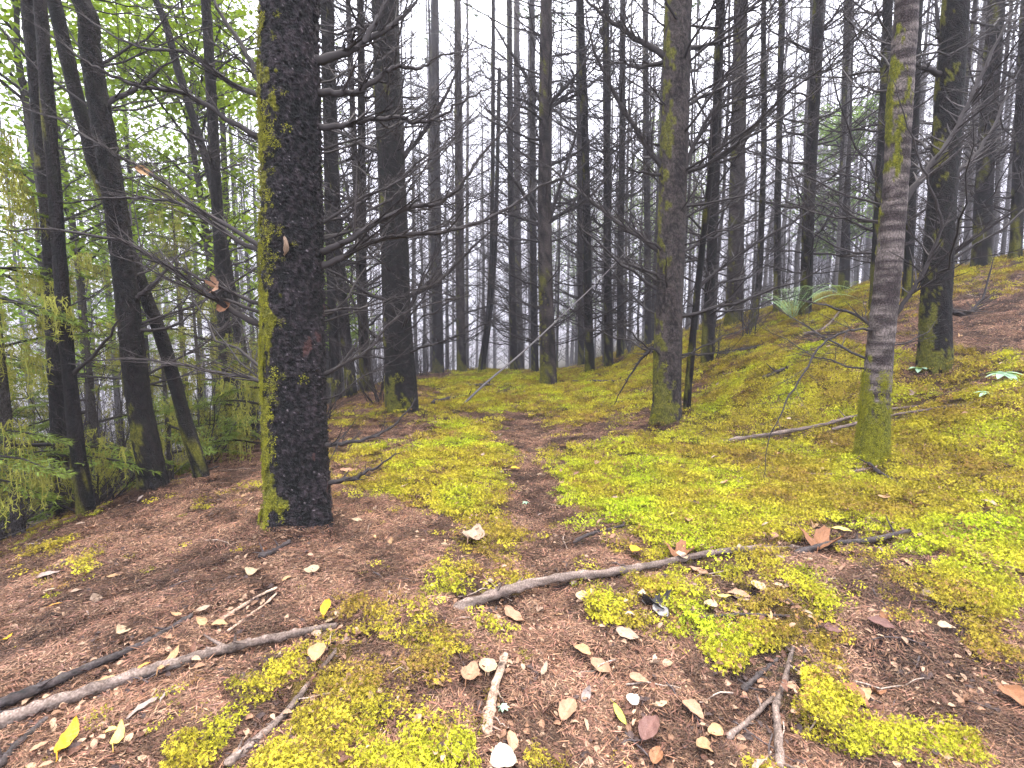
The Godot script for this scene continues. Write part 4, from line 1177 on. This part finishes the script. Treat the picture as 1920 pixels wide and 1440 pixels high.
func make_sticks() -> void:
	var rng := RandomNumberGenerator.new()
	rng.seed = 55
	for row in STICKS:
		var flat: Array = row[4]
		var kind: int = row[2]
		var r: float = row[3]
		var p := PackedVector3Array()
		for i in range(0, flat.size(), 2):
			p.append(Vector3(flat[i], surface(flat[i], flat[i + 1]) + r * 0.75 + (0.022 if moss(flat[i], flat[i + 1]).x > 0.35 else 0.010), flat[i + 1]))
		var heights := PackedFloat32Array()
		var first := p[0]
		var last := p[p.size() - 1]
		for at in smooth_line(p, 6):
			var share := first.distance_to(at) / maxf(0.01, first.distance_to(last))
			heights.append(surface(at.x, at.z) - lerpf(first.y, last.y, share))
		heights.sort()
		var clear := heights[int(heights.size() * 0.7)] + r * 0.6
		for i in p.size():
			p[i].y = lerpf(p[i].y, lerpf(first.y, last.y, first.distance_to(p[i]) / maxf(0.01, first.distance_to(last))) + clear, 0.8)
		var q := smooth_line(p, 9)
		for at in smooth_line(p, 60):
			stick_cells[Vector2i(floori(at.x * 25.0), floori(at.z * 25.0))] = true
		var foot := q[q.size() / 2]
		var rad := PackedFloat32Array()
		var n := q.size()
		for i in n:
			var t := float(i) / (n - 1)
			q[i] -= foot
			q[i] += Vector3(rng.randf_range(-1, 1), rng.randf_range(-0.6, 0.6), rng.randf_range(-1, 1)) * r * 0.14
			var knot := 1.0 + 0.12 * rng.randf_range(-1, 1)
			if rng.randf() < 0.08:
				knot += 0.3
			rad.append(r * knot * lerpf(1.0, 0.62, t))
		rad[0] *= 0.7
		rad[n - 1] *= 0.75
		q.insert(0, q[0] + (q[0] - q[1]) * 0.1)
		rad.insert(0, 0.001)
		q.append(q[n] + (q[n] - q[n - 1]) * 0.25)
		rad.append(0.001)
		var b := Build.new()
		var from: Color = [Color(0.19, 0.145, 0.125), Color(0.040, 0.032, 0.032), Color(0.30, 0.20, 0.145)][kind]
		var to: Color = [Color(0.105, 0.078, 0.066), Color(0.055, 0.044, 0.042), Color(0.40, 0.29, 0.22)][kind]
		b.tube(q, rad, 12, from, to)
		for i in b.v.size():
			var f := grain.get_noise_3d(b.v[i].x * 30.0, b.v[i].y * 60.0, b.v[i].z * 30.0)
			b.v[i] += b.n[i] * f * r * 0.22
			b.c[i] = b.c[i] * (1.0 + 0.9 * f + 0.8 * grain.get_noise_3d(b.v[i].x * 9.0 + 5.0, b.v[i].y * 20.0, b.v[i].z * 9.0))
		if kind == 2:
			for i in b.v.size():
				b.v[i].y *= 0.55
		var t := thing(row[0], row[1], "stick", foot)
		var stem := piece("stem", b.mesh(wood_material), t)
		if r > 0.009 and kind != 2:
			for k in 3:
				var i := rng.randi_range(3, n - 3)
				var s := Build.new()
				var dir := Vector3(rng.randf_range(-1, 1), rng.randf_range(0.1, 0.8), rng.randf_range(-1, 1)).normalized()
				var long := r * rng.randf_range(2.0, 6.0)
				s.tube(PackedVector3Array([q[i], q[i] + dir * long * 0.6, q[i] + dir * long + Vector3(0, 0.2 * r, 0)]), PackedFloat32Array([r * 0.4, r * 0.26, r * 0.1]), 6, from, to)
				piece("broken_twig", s.mesh(wood_material), stem)
	for k in 170:
		var d := 1.5 * pow(9.0 / 1.5, rng.randf())
		var x := rng.randf_range(-1.0, 1.0) * d
		if x < -3.8:
			continue
		var long := rng.randf_range(0.08, 0.32) * (0.7 + 0.1 * d)
		var a := rng.randf() * PI
		var q := PackedVector3Array()
		var rad := PackedFloat32Array()
		var bend := rng.randf_range(-0.15, 0.15)
		for i in 7:
			var t := i / 6.0
			var px := x + cos(a) * long * (t - 0.5) - sin(a) * bend * long * sin(t * PI)
			var pz := -d + sin(a) * long * (t - 0.5) + cos(a) * bend * long * sin(t * PI)
			q.append(Vector3(px - x, surface(px, pz) + rng.randf_range(0.008, 0.024), pz + d))
			rad.append(lerpf(0.0034, 0.0014, t) * (0.8 + 0.15 * d))
		var b := Build.new()
		var pale := rng.randf() < 0.45
		b.tube(q, rad, 6, Color(0.32, 0.25, 0.21) if pale else Color(0.07, 0.055, 0.055), Color(0.38, 0.30, 0.25) if pale else Color(0.09, 0.07, 0.07))
		var o := piece(numbered("twig"), b.mesh(wood_material), self, Transform3D(Basis.IDENTITY, Vector3(x, 0, -d)))
		var ground := "moss" if moss(x, -d).x > 0.3 else "brown needles"
		describe(o, "thin %s twig lying on %s" % ["pale" if pale else "dark", ground], "twig", "%s twigs on the %s" % ["pale" if pale else "dark", ground])


# ------------------------------------------------------------------ plants

func frond(rng: RandomNumberGenerator, long: float, tint: Color) -> ArrayMesh:
	var b := Build.new()
	var p := PackedVector3Array()
	var rad := PackedFloat32Array()
	var rise := rng.randf_range(1.3, 2.2)
	for i in 12:
		var t := i / 11.0
		p.append(Vector3(long * t, long * (rise * t - 0.72 * t * t * rise), long * 0.06 * sin(t * 3.0)))
		rad.append(0.005 * (1.0 - t) + 0.001)
	b.tube(p, rad, 4, tint * 0.6, tint)
	for k in 26:
		var t := 0.12 + 0.86 * k / 26.0
		var i := mini(int(t * 11.0), 10)
		var at := p[i].lerp(p[i + 1], t * 11.0 - i)
		var fore := (p[i + 1] - p[i]).normalized()
		var wide := long * 0.23 * pow(sin(PI * pow(t, 0.62)), 0.8) + 0.01
		for s in [-1.0, 1.0]:
			var out: Vector3 = (Vector3(0, -0.12, s) + fore * 0.35).normalized()
			for j in 7:
				var u := j / 7.0
				var root: Vector3 = at + out * wide * u
				for e in [-1.0, 1.0]:
					var dir: Vector3 = (fore * e + out * 0.8).normalized()
					b.blade(root, dir, dir.cross(Vector3.UP).normalized(), wide * 0.15 * (1.1 - u), wide * 0.035 * (1.1 - u * 0.7), 0.001, tint * rng.randf_range(0.85, 1.15))
	return b.mesh(green_material)


func make_ferns() -> void:
	var rng := RandomNumberGenerator.new()
	rng.seed = 19
	var spec := [[SPOT_FERN, 13, 1.1, Color(0.40, 0.58, 0.40), "large pale green fern with spreading fronds on top of the bank"], [SPOT_FERN2, 6, 0.55, Color(0.22, 0.28, 0.05), "small yellow-green fern just behind the large pale one"]]
	for s in spec:
		var x: float = s[0][0]
		var z: float = s[0][1]
		var t := thing("fern", s[4], "fern", Vector3(x, height(x, z), z), "")
		for k in s[1]:
			piece("frond", frond(rng, s[2] * rng.randf_range(0.75, 1.1), s[3]), t, turned(Vector3(0, 0.02, 0), TAU * (k + rng.randf() * 0.6) / s[1], 1.0))
	var small := [[SPOT_PLANTA, 0.14, 8, "pale seedling with flat whorled leaves at the dark bank conifer's foot"], [SPOT_PLANTB, 0.16, 9, "pale seedling with drooping leaves in shade behind the mossy bank"], [SPOT_PLANTC, 0.11, 7, "low mint-green seedling on the crest of the mossy bank"], [SPOT_PLANTD, 0.04, 5, "tiny mint-green seedling in the worn middle of the path"], [SPOT_PLANTE, 0.025, 7, "tiny green sprout beside the rotten piece of wood"]]
	for s in small:
		var x: float = s[0][0]
		var z: float = s[0][1]
		var t := thing("seedling", s[3], "plant", Vector3(x, height(x, z), z), "")
		var g: float = s[1]
		var b := Build.new()
		b.tube(PackedVector3Array([Vector3(0, -0.02, 0), Vector3(0.01, g * 0.5, 0), Vector3(0.0, g * 0.85, 0.01)]), PackedFloat32Array([g * 0.03, g * 0.025, g * 0.02]), 5, Color(0.12, 0.16, 0.06), Color(0.2, 0.26, 0.12))
		piece("stem", b.mesh(green_material), t)
		for k in s[2]:
			var a: float = TAU * k / s[2] + rng.randf_range(-0.2, 0.2)
			var l := Build.new()
			var dir := Vector3(1, rng.randf_range(-0.2, 0.25), 0).normalized()
			var half := g * 0.24
			var tint := Color(0.26, 0.38, 0.27) * rng.randf_range(0.85, 1.15)
			for j in 5:
				var u := j / 5.0
				var w := sin(PI * (0.12 + 0.85 * u)) * half
				var w2 := sin(PI * (0.12 + 0.85 * (u + 0.2))) * half
				var c0 := dir * g * 0.95 * u + Vector3(0, -g * 0.25 * u * u, 0)
				var c1 := dir * g * 0.95 * (u + 0.2) + Vector3(0, -g * 0.25 * (u + 0.2) * (u + 0.2), 0)
				for e in [-1.0, 1.0]:
					var a0: Vector3 = c0 + Vector3(0, w * 0.2, e * w)
					var a1: Vector3 = c1 + Vector3(0, w2 * 0.2, e * w2)
					var up := Vector3(0.1, 1, -e * 0.25).normalized()
					l.tri(c0, a0, c1, up, tint)
					l.tri(a0, a1, c1, up, tint)
			piece("leaf", l.mesh(green_material), t, turned(Vector3(0, g * 0.82, 0), a, 1.0))


func hanging_moss(rng: RandomNumberGenerator) -> ArrayMesh:
	var b := Build.new()
	for s in 7:
		var at := Vector3(rng.randf_range(-0.08, 0.08), 0, rng.randf_range(-0.08, 0.08))
		var long := rng.randf_range(0.08, 0.26)
		var p := PackedVector3Array()
		var rad := PackedFloat32Array()
		for i in 6:
			var t := i / 5.0
			p.append(at + Vector3(rng.randf_range(-0.015, 0.015), -long * t, rng.randf_range(-0.015, 0.015)))
			rad.append(0.0035 * (1.0 - t) + 0.001)
		b.tube(p, rad, 3, Color(0.8, 0.8, 0.8), Color(1, 1, 1))
		for j in 14:
			var t := rng.randf()
			var i := mini(int(t * 5.0), 4)
			var q := p[i].lerp(p[i + 1], t * 5.0 - i)
			var dir := Vector3(rng.randf_range(-1, 1), rng.randf_range(-1.4, 0.1), rng.randf_range(-1, 1)).normalized()
			b.blade(q, dir, dir.cross(Vector3(0.3, 0.2, 1)).normalized(), rng.randf_range(0.02, 0.045), 0.006, 0.001, Color.WHITE * rng.randf_range(0.7, 1.2))
	return b.mesh(moss_material)


# a small hemlock with drooping green sprays, on the slope
func make_hemlocks() -> void:
	var rng := RandomNumberGenerator.new()
	rng.seed = 66
	var sprays: Array = []
	for k in 5:
		sprays.append(live_branch(rng, rng.randf_range(0.8, 1.3), Color(0.10, 0.135, 0.025), 330, 0.36).mesh(green_material))
	var beard := hanging_moss(rng)
	var spots := [[-5.1, -4.6, 4.2, "young hemlock with drooping olive sprays hung with moss by the draped trunks"], [-4.0, -3.5, 2.3, "low hemlock sapling with moss-hung sprays at the very edge of the slope"], [-6.3, -6.2, 5.0, "tall hemlock with green sprays on the slope behind the draped trunks"], [-3.4, -6.4, 1.7, "short hemlock seedling behind the crossed leaning trunks"], [-2.75, -5.5, 1.5, "short mossy hemlock beside the thick scaly trunk"], [-5.2, -8.0, 4.6, "hemlock with bright sprays down the slope between the thin trunks"], [-4.7, -5.6, 3.0, "bushy hemlock behind the draped trunks hung with yellow moss"], [-3.6, -5.2, 1.6, "knee-high hemlock between the draped and the crossed trunks"], [-4.3, -6.9, 2.6, "hemlock sapling behind the thin leaning trunk"], [-4.05, -4.0, 3.4, "slender hemlock hung with moss close before the draped trunks"], [-6.0, -5.2, 3.8, "feathery hemlock on the slope beside the second draped trunk"], [-7.2, -6.8, 4.2, "broad hemlock low on the slope past the draped trunks"]]
	for s in spots:
		var x: float = s[0]
		var z: float = s[1]
		var high: float = s[2]
		var t := thing("hemlock", s[3], "tree", Vector3(x, height(x, z), z), "")
		var b := Build.new()
		b.tube(PackedVector3Array([Vector3(0, -0.1, 0), Vector3(0.03, high * 0.5, 0.02), Vector3(0, high, 0)]), PackedFloat32Array([0.02 + 0.008 * high, 0.02 + high * 0.003, 0.006]), 8, Color(0.05, 0.042, 0.04), Color(0.07, 0.06, 0.05))
		piece("trunk", b.mesh(bark_material), t)
		var places: Array[Transform3D] = []
		var tints := PackedColorArray()
		for k in int(high * 8.0):
			var y := high * (0.12 + 0.86 * rng.randf())
			var grow := (1.15 - y / high) * rng.randf_range(0.6, 1.0) + 0.15
			var a := rng.randf() * TAU
			piece("spray", sprays[rng.randi() % 5], t, turned(Vector3(0, y, 0), a, grow, rng.randf_range(-0.3, 0.1)))
			for j in 3:
				var u := rng.randf_range(0.2, 0.9) * grow
				places.append(turned(Vector3(cos(a) * u, y + rng.randf_range(-0.1, 0.05), -sin(a) * u), rng.randf() * TAU, rng.randf_range(0.6, 1.3)))
				tints.append(Color(0.15, 0.14, 0.025).lerp(Color(0.26, 0.26, 0.05), rng.randf()))
		scatter("hanging_moss", beard, places, tints, t)


func make_broadleaf() -> void:
	var rng := RandomNumberGenerator.new()
	rng.seed = 97
	var spots := [[-8.5, -9.5, 11.0, 1.0], [-11.0, -13.0, 14.0, 0.8], [-6.8, -11.5, 9.5, 1.0], [-14.0, -11.0, 13.0, 0.6], [-9.5, -17.0, 15.0, 0.9], [-5.6, -15.0, 6.0, 0.8], [-15.0, -19.0, 15.0, 0.7], [7.0, -24.0, 9.0, 0.8], [3.5, -30.0, 10.0, 0.7], [12.5, -20.0, 7.0, 0.5]]
	var words := ["bright green leafy tree down the slope behind the crossed trunks", "tall bright green leafy tree further down the slope", "low bright leafy tree showing behind the thick scaly trunk", "blue-green leafy tree at the far edge of the slope", "pale green leafy tree in the haze beyond the slope", "small leafy tree in the haze behind the slim slope conifers", "tall hazy leafy tree far down the slope", "yellow-green leafy tree in the haze behind the stout grey-brown conifer", "pale leafy tree in the haze beyond the mossy path", "faint leafy tree in the haze above the bank"]
	for i in spots.size():
		var s: Array = spots[i]
		var x: float = s[0]
		var z: float = s[1]
		var high: float = s[2]
		var t := thing("broadleaf_tree", words[i], "tree", Vector3(x, height(x, z), z), "")
		var b := Build.new()
		b.tube(PackedVector3Array([Vector3(0, -0.2, 0), Vector3(0.2, high * 0.4, 0.1), Vector3(-0.1, high * 0.75, 0.1), Vector3(0.1, high, 0)]), PackedFloat32Array([0.12, 0.09, 0.05, 0.01]), 8, Color(0.05, 0.045, 0.045), Color(0.08, 0.07, 0.06))
		piece("trunk", b.mesh(bark_material), t)
		var crown := Build.new()
		var lime: Color = Color(0.18, 0.255, 0.035).lerp(Color(0.10, 0.21, 0.07), 1.0 - s[3])
		for k in 26:
			var y := high * rng.randf_range(0.22, 1.0)
			var a := rng.randf() * TAU
			var reach := high * 0.28 * rng.randf_range(0.5, 1.0)
			var root := Vector3(0, y * 0.9, 0)
			var tip := Vector3(cos(a) * reach, y + reach * 0.3, sin(a) * reach)
			var limb := PackedVector3Array([root, root.lerp(tip, 0.5) + Vector3(0, 0.15, 0), tip])
			crown.tube(limb, PackedFloat32Array([0.03, 0.018, 0.005]), 4, TWIG, TWIG)
			for j in 230:
				var u := rng.randf_range(0.3, 1.05)
				var at := root.lerp(tip, u) + Vector3(rng.randfn(0, 1), rng.randfn(0, 0.45), rng.randfn(0, 1)) * reach * 0.2
				var dir := Vector3(rng.randf_range(-1, 1), rng.randf_range(-0.8, 0.3), rng.randf_range(-1, 1)).normalized()
				crown.blade(at, dir, dir.cross(Vector3(rng.randf_range(-0.6, 0.6), 1, rng.randf_range(-0.6, 0.6))).normalized(), rng.randf_range(0.11, 0.22), rng.randf_range(0.06, 0.12), 0.01, lime * rng.randf_range(0.65, 1.3))
		piece("crown", crown.mesh(green_material), t)


# ------------------------------------------------------------------ the stand behind

func make_stand() -> void:
	var rng := RandomNumberGenerator.new()
	rng.seed = 2024
	var makes: Array = []
	for k in 7:
		var high := rng.randf_range(15.0, 21.0)
		var r := rng.randf_range(0.05, 0.115)
		var sway := rng.randf_range(-0.3, 0.3)
		var line := PackedVector3Array([Vector3.ZERO, Vector3(sway * 0.6, high * 0.3, 0), Vector3(sway, high * 0.6, sway * 0.4), Vector3(sway * 0.5, high, 0)])
		var rad := PackedFloat32Array([r, r * 0.85, r * 0.6, 0.02])
		var trunk := trunk_mesh(line, rad, 1 + k % 2, 9, 0.3, 20.0, k * 5.1)
		var b := Build.new()
		var dead := 78
		for j in dead:
			var y := 0.35 + (high * 0.72 - 0.35) * (floorf(j / 3.0) * 3.0 + rng.randf() * 1.2) / dead
			var q := along(line, rad, y)
			b.join(branch_builds[rng.randi() % branch_builds.size()], turned(Vector3(q.x, y, q.z), rng.randf() * TAU, rng.randf_range(0.4, 0.85), rng.randf_range(-0.2, 0.25)))
		makes.append([trunk, b.mesh(twig_material), crown_mesh(line, rad, high * 0.76, 300 + k, 6)])
	var spots := PackedVector2Array()
	for row in TRUNKS:
		spots.append(Vector2(row[3], row[4]))
	var singles := 0
	var far_at: Array = []
	for k in makes.size():
		far_at.append([])
	for k in 2600:
		var d := 9.0 + 61.0 * sqrt(rng.randf())
		var x := rng.randf_range(-1.05, 1.05) * (d + 4.0)
		if d < 19.0 and x > -2.6 and x < 2.4:
			continue
		if x < -4.0 and x > -13.0 and d < 20.0 and rng.randf() < 0.75:
			continue
		if x > 2.0 and d < 12.0 and x < 9.0:
			continue
		var p := Vector2(x, -d)
		var free := true
		var gap := (1.35 + 0.012 * d) if x < 5.0 else 1.75
		for q in spots:
			if q.distance_squared_to(p) < gap * gap:
				free = false
				break
		if not free:
			continue
		if d > 36.0 and rng.randf() < 0.75:
			continue
		spots.append(p)
		var which := rng.randi() % makes.size()
		var at := turned(Vector3(x, height(x, -d) - 0.05, -d), rng.randf() * TAU, rng.randf_range(0.8, 1.15))
		if d < 38.0 and singles < 285:
			singles += 1
			var where := "beyond the end of the mossy path"
			if x > 3.0:
				where = "on the rising ground behind the bank"
			elif x < -3.5:
				where = "down the slope behind the dark trunks"
			var t := thing("stand_conifer", "slim bare-branched conifer in the hazy stand %s" % where, "tree", Vector3.ZERO, "conifers of the hazy stand %s" % where)
			t.transform = at
			piece("trunk", makes[which][0], t)
			piece("branches", makes[which][1], t).set_meta("kind", "stuff")
			piece("crown", makes[which][2], t)
		else:
			far_at[which].append(at)
	print("stand: ", singles, " single, ", spots.size(), " in all")
	var wood := Node3D.new()
	wood.name = "far_wood"
	add_child(wood)
	describe(wood, "pale hazy mass of far-off conifer trunks closing the view", "wood", "", "stuff")
	for k in makes.size():
		var places: Array[Transform3D] = []
		places.assign(far_at[k])
		var tints := PackedColorArray()
		tints.resize(places.size())
		tints.fill(Color.WHITE)
		scatter("trunks", makes[k][0], places, tints, wood)
		scatter("branches", makes[k][1], places, tints, wood)
		scatter("crowns", makes[k][2], places, tints, wood)


# bare twiggy brush between the trunks
func make_brush() -> void:
	var rng := RandomNumberGenerator.new()
	rng.seed = 404
	var beard := hanging_moss(rng)
	var makes: Array = []
	for k in 4:
		var b := Build.new()
		for j in 9:
			b.join(branch_builds[rng.randi() % branch_builds.size()], turned(Vector3(rng.randf_range(-0.1, 0.1), -0.05, rng.randf_range(-0.1, 0.1)), rng.randf() * TAU, rng.randf_range(0.3, 0.65), rng.randf_range(0.3, 1.0)))
		makes.append(b.mesh(twig_material))
	for spot in [[-4.1, -3.7], [-4.6, -4.3], [-3.9, -4.6], [-5.2, -4.9], [-4.4, -5.3], [-5.8, -5.6], [-3.7, -5.9], [-3.2, -6.6], [-2.9, -7.6]]:
		var t := thing("mossy_brush", "tangled bare brush hung with yellow moss at the edge of the slope", "shrub", Vector3(spot[0], height(spot[0], spot[1]), spot[1]), "mossy brush along the edge of the slope")
		for j in 9:
			piece("branch", dead_branches[rng.randi() % 14], t, turned(Vector3(0, -0.04, 0), rng.randf() * TAU, rng.randf_range(0.5, 0.85), rng.randf_range(0.1, 0.8)))
		var places: Array[Transform3D] = []
		var tints := PackedColorArray()
		for j in 16:
			var a := rng.randf() * TAU
			var u := rng.randf_range(0.1, 0.7)
			places.append(turned(Vector3(cos(a) * u, 0.25 + u * rng.randf_range(0.5, 1.2), sin(a) * u), rng.randf() * TAU, rng.randf_range(0.5, 1.0)))
			tints.append(Color(0.16, 0.15, 0.03).lerp(Color(0.28, 0.28, 0.05), rng.randf()))
		scatter("hanging_moss", beard, places, tints, t)
	for k in 110:
		var d := rng.randf_range(9.0, 24.0)
		var x := rng.randf_range(-1.0, 1.05) * d
		if k % 5 == 0:
			d = rng.randf_range(5.0, 10.0)
			x = rng.randf_range(-9.0, -4.2)
		if d < 17.0 and x > -2.3 and x < 2.2 + 0.1 * d:
			continue
		var where := "on the rising ground of the bank" if x > 2.5 else ("where the ground drops away" if x < -3.0 else "beyond the end of the path")
		var o := piece(numbered("bare_brush"), makes[rng.randi() % 4], self, turned(Vector3(x, height(x, -d), -d), rng.randf() * TAU, rng.randf_range(0.7, 1.5)))
		describe(o, "low bare twiggy brush between trunks %s" % where, "shrub", "bare brush %s" % where)



func make_stems() -> void:
	var rng := RandomNumberGenerator.new()
	rng.seed = 818
	var makes: Array = []
	for k in 5:
		var high := rng.randf_range(9.0, 14.0)
		var r := rng.randf_range(0.035, 0.06)
		var p := PackedVector3Array()
		var rad := PackedFloat32Array()
		var lean := rng.randf_range(-0.5, 0.5)
		for i in 9:
			var t := i / 8.0
			p.append(Vector3(lean * t + rng.randf_range(-0.05, 0.05), high * t - 0.1, rng.randf_range(-0.05, 0.05)))
			rad.append(r * (1.0 - 0.8 * t))
		var trunk := Build.new()
		var bark: Color = [Color(0.12, 0.11, 0.112), Color(0.08, 0.072, 0.072), Color(0.15, 0.138, 0.14)][k % 3]
		trunk.tube(p, rad, 7, bark, bark)
		var twigs := Build.new()
		for j in 26:
			var i := rng.randi_range(1, 7)
			twigs.join(branch_builds[rng.randi() % branch_builds.size()], turned(p[i].lerp(p[i - 1], rng.randf()), rng.randf() * TAU, rng.randf_range(0.25, 0.5), rng.randf_range(-0.2, 0.4)))
		makes.append([trunk.mesh(bark_material), twigs.mesh(twig_material)])
	for k in 150:
		var d := rng.randf_range(13.0, 32.0)
		var x := rng.randf_range(-0.55, 1.0) * d
		if d < 19.0 and x > -2.4 and x < 2.4:
			continue
		var where := "on the rising ground behind the bank" if x > 3.0 else ("down the slope" if x < -3.5 else "beyond the end of the mossy path")
		var t := thing("slender_tree", "very slender pale grey tree among thicker trunks %s" % where, "tree", Vector3.ZERO, "slender pale trees %s" % where)
		t.transform = turned(Vector3(x, height(x, -d), -d), rng.randf() * TAU, rng.randf_range(0.8, 1.2))
		var make: Array = makes[rng.randi() % 5]
		piece("trunk", make[0], t)
		piece("branches", make[1], t).set_meta("kind", "stuff")


func make_mist() -> void:
	for bank in [[13.0, 0.005], [20.0, 0.008], [32.0, 0.006]]:
		var m := FogMaterial.new()
		m.density = bank[1]
		m.albedo = Color(0.96, 0.95, 1.0)
		var f := FogVolume.new()
		f.name = numbered("mist")
		f.shape = RenderingServer.FOG_VOLUME_SHAPE_BOX
		f.size = Vector3(190.0, 40.0, 78.0 - bank[0])
		f.position = Vector3(0, 10.0, -(78.0 + bank[0]) * 0.5)
		f.material = m
		add_child(f)
		f.set_meta("kind", "stuff")
		f.set_meta("label", "pale mist hanging between the far trunks")


func make_pole() -> void:
	var x: float = SPOT_POLE_FOOT[0]
	var z: float = SPOT_POLE_FOOT[1]
	var foot := Vector3(x, height(x, z), z)
	var t := thing("leaning_pole", "thin grey dead pole propped slantwise over the path before the lone conifer", "stick", foot, "")
	var p := smooth_line(PackedVector3Array([Vector3(0, 0, 0), Vector3(0.47, 0.42, -0.5), Vector3(1.2, 0.98, -1.3), Vector3(2.05, 1.72, -2.1), Vector3(2.75, 2.35, -2.6), Vector3(3.6, 3.2, -3.0)]), 5)
	var rad := PackedFloat32Array()
	for i in p.size():
		rad.append(lerpf(0.024, 0.006, float(i) / p.size()))
	var b := Build.new()
	b.tube(p, rad, 8, Color(0.11, 0.10, 0.095), Color(0.26, 0.24, 0.25))
	piece("stem", b.mesh(wood_material), t)


func _ready() -> void:
	# camera, sky, sun and exposure
	var camera := Camera3D.new()
	camera.name = "camera"
	camera.position = Vector3(0, 1.45, 0)
	camera.rotation_degrees = Vector3(-6.5, 0, 0)
	camera.fov = 74.3
	camera.far = 400.0
	add_child(camera)
	var sky := ProceduralSkyMaterial.new()
	sky.sky_top_color = Color(0.96, 0.97, 1.0)
	sky.sky_horizon_color = Color(0.66, 0.67, 0.72)
	sky.sky_curve = 0.6
	sky.sky_energy_multiplier = 1.2
	sky.ground_bottom_color = Color(0.3, 0.3, 0.28)
	sky.ground_horizon_color = Color(0.80, 0.80, 0.86)
	var e := Environment.new()
	e.background_mode = Environment.BG_SKY
	e.sky = Sky.new()
	e.sky.sky_material = sky
	e.tonemap_mode = Environment.TONE_MAPPER_LINEAR
	e.tonemap_exposure = 7.0
	e.fog_enabled = true
	e.fog_density = 0.0012
	e.fog_light_color = Color(0.96, 0.95, 1.0)
	e.volumetric_fog_enabled = true
	e.volumetric_fog_density = 0.0
	e.sdfgi_enabled = true
	e.ssao_enabled = true
	e.ssil_enabled = true
	var world := WorldEnvironment.new()
	world.name = "world"
	world.environment = e
	add_child(world)
	var sun := DirectionalLight3D.new()
	sun.name = "sun"
	sun.light_energy = 0.5
	sun.light_color = Color(1.0, 0.96, 0.9)
	sun.light_angular_distance = 10.0
	sun.shadow_enabled = true
	sun.rotation_degrees = Vector3(-62, 150, 0)
	add_child(sun)

	make_materials()
	for row in TRUNKS:
		if row[4] > -9.5:
			feet.append(Vector3(row[3], row[4], row[5][3]))
	make_ground()
	print("ground ", Time.get_ticks_msec())
	make_branches()
	make_moss()
	var rng := RandomNumberGenerator.new()
	rng.seed = 12
	var trees: Array = []
	for i in TRUNKS.size():
		trees.append(build_tree(TRUNKS[i], i))
	for row in SHAPED_BRANCHES:
		piece("branch", shaped_branch(row, rng), trees[row[0]])
	trunk_moss(trees[0], TRUNKS[0], 0, 4200, 3.4, 0.62)
	trunk_moss(trees[6], TRUNKS[6], 6, 500, 2.2, 0.9)
	trunk_moss(trees[7], TRUNKS[7], 7, 300, 0.9, 0.9)
	trunk_moss(trees[9], TRUNKS[9], 9, 1800, 0.9, 1.3)
	trunk_moss(trees[5], TRUNKS[5], 5, 400, 0.7, 1.2)
	trunk_moss(trees[12], TRUNKS[12], 12, 300, 1.6, 1.0)
	print("trees ", Time.get_ticks_msec())
	make_stand()
	print("stand ", Time.get_ticks_msec())
	make_stems()
	make_mist()
	make_brush()
	make_broadleaf()
	make_hemlocks()
	make_ferns()
	make_pole()
	make_sticks()
	make_leaves()
	make_caught_leaves()
	print("things ", Time.get_ticks_msec())
	spread_cover()
	print("cover ", Time.get_ticks_msec())
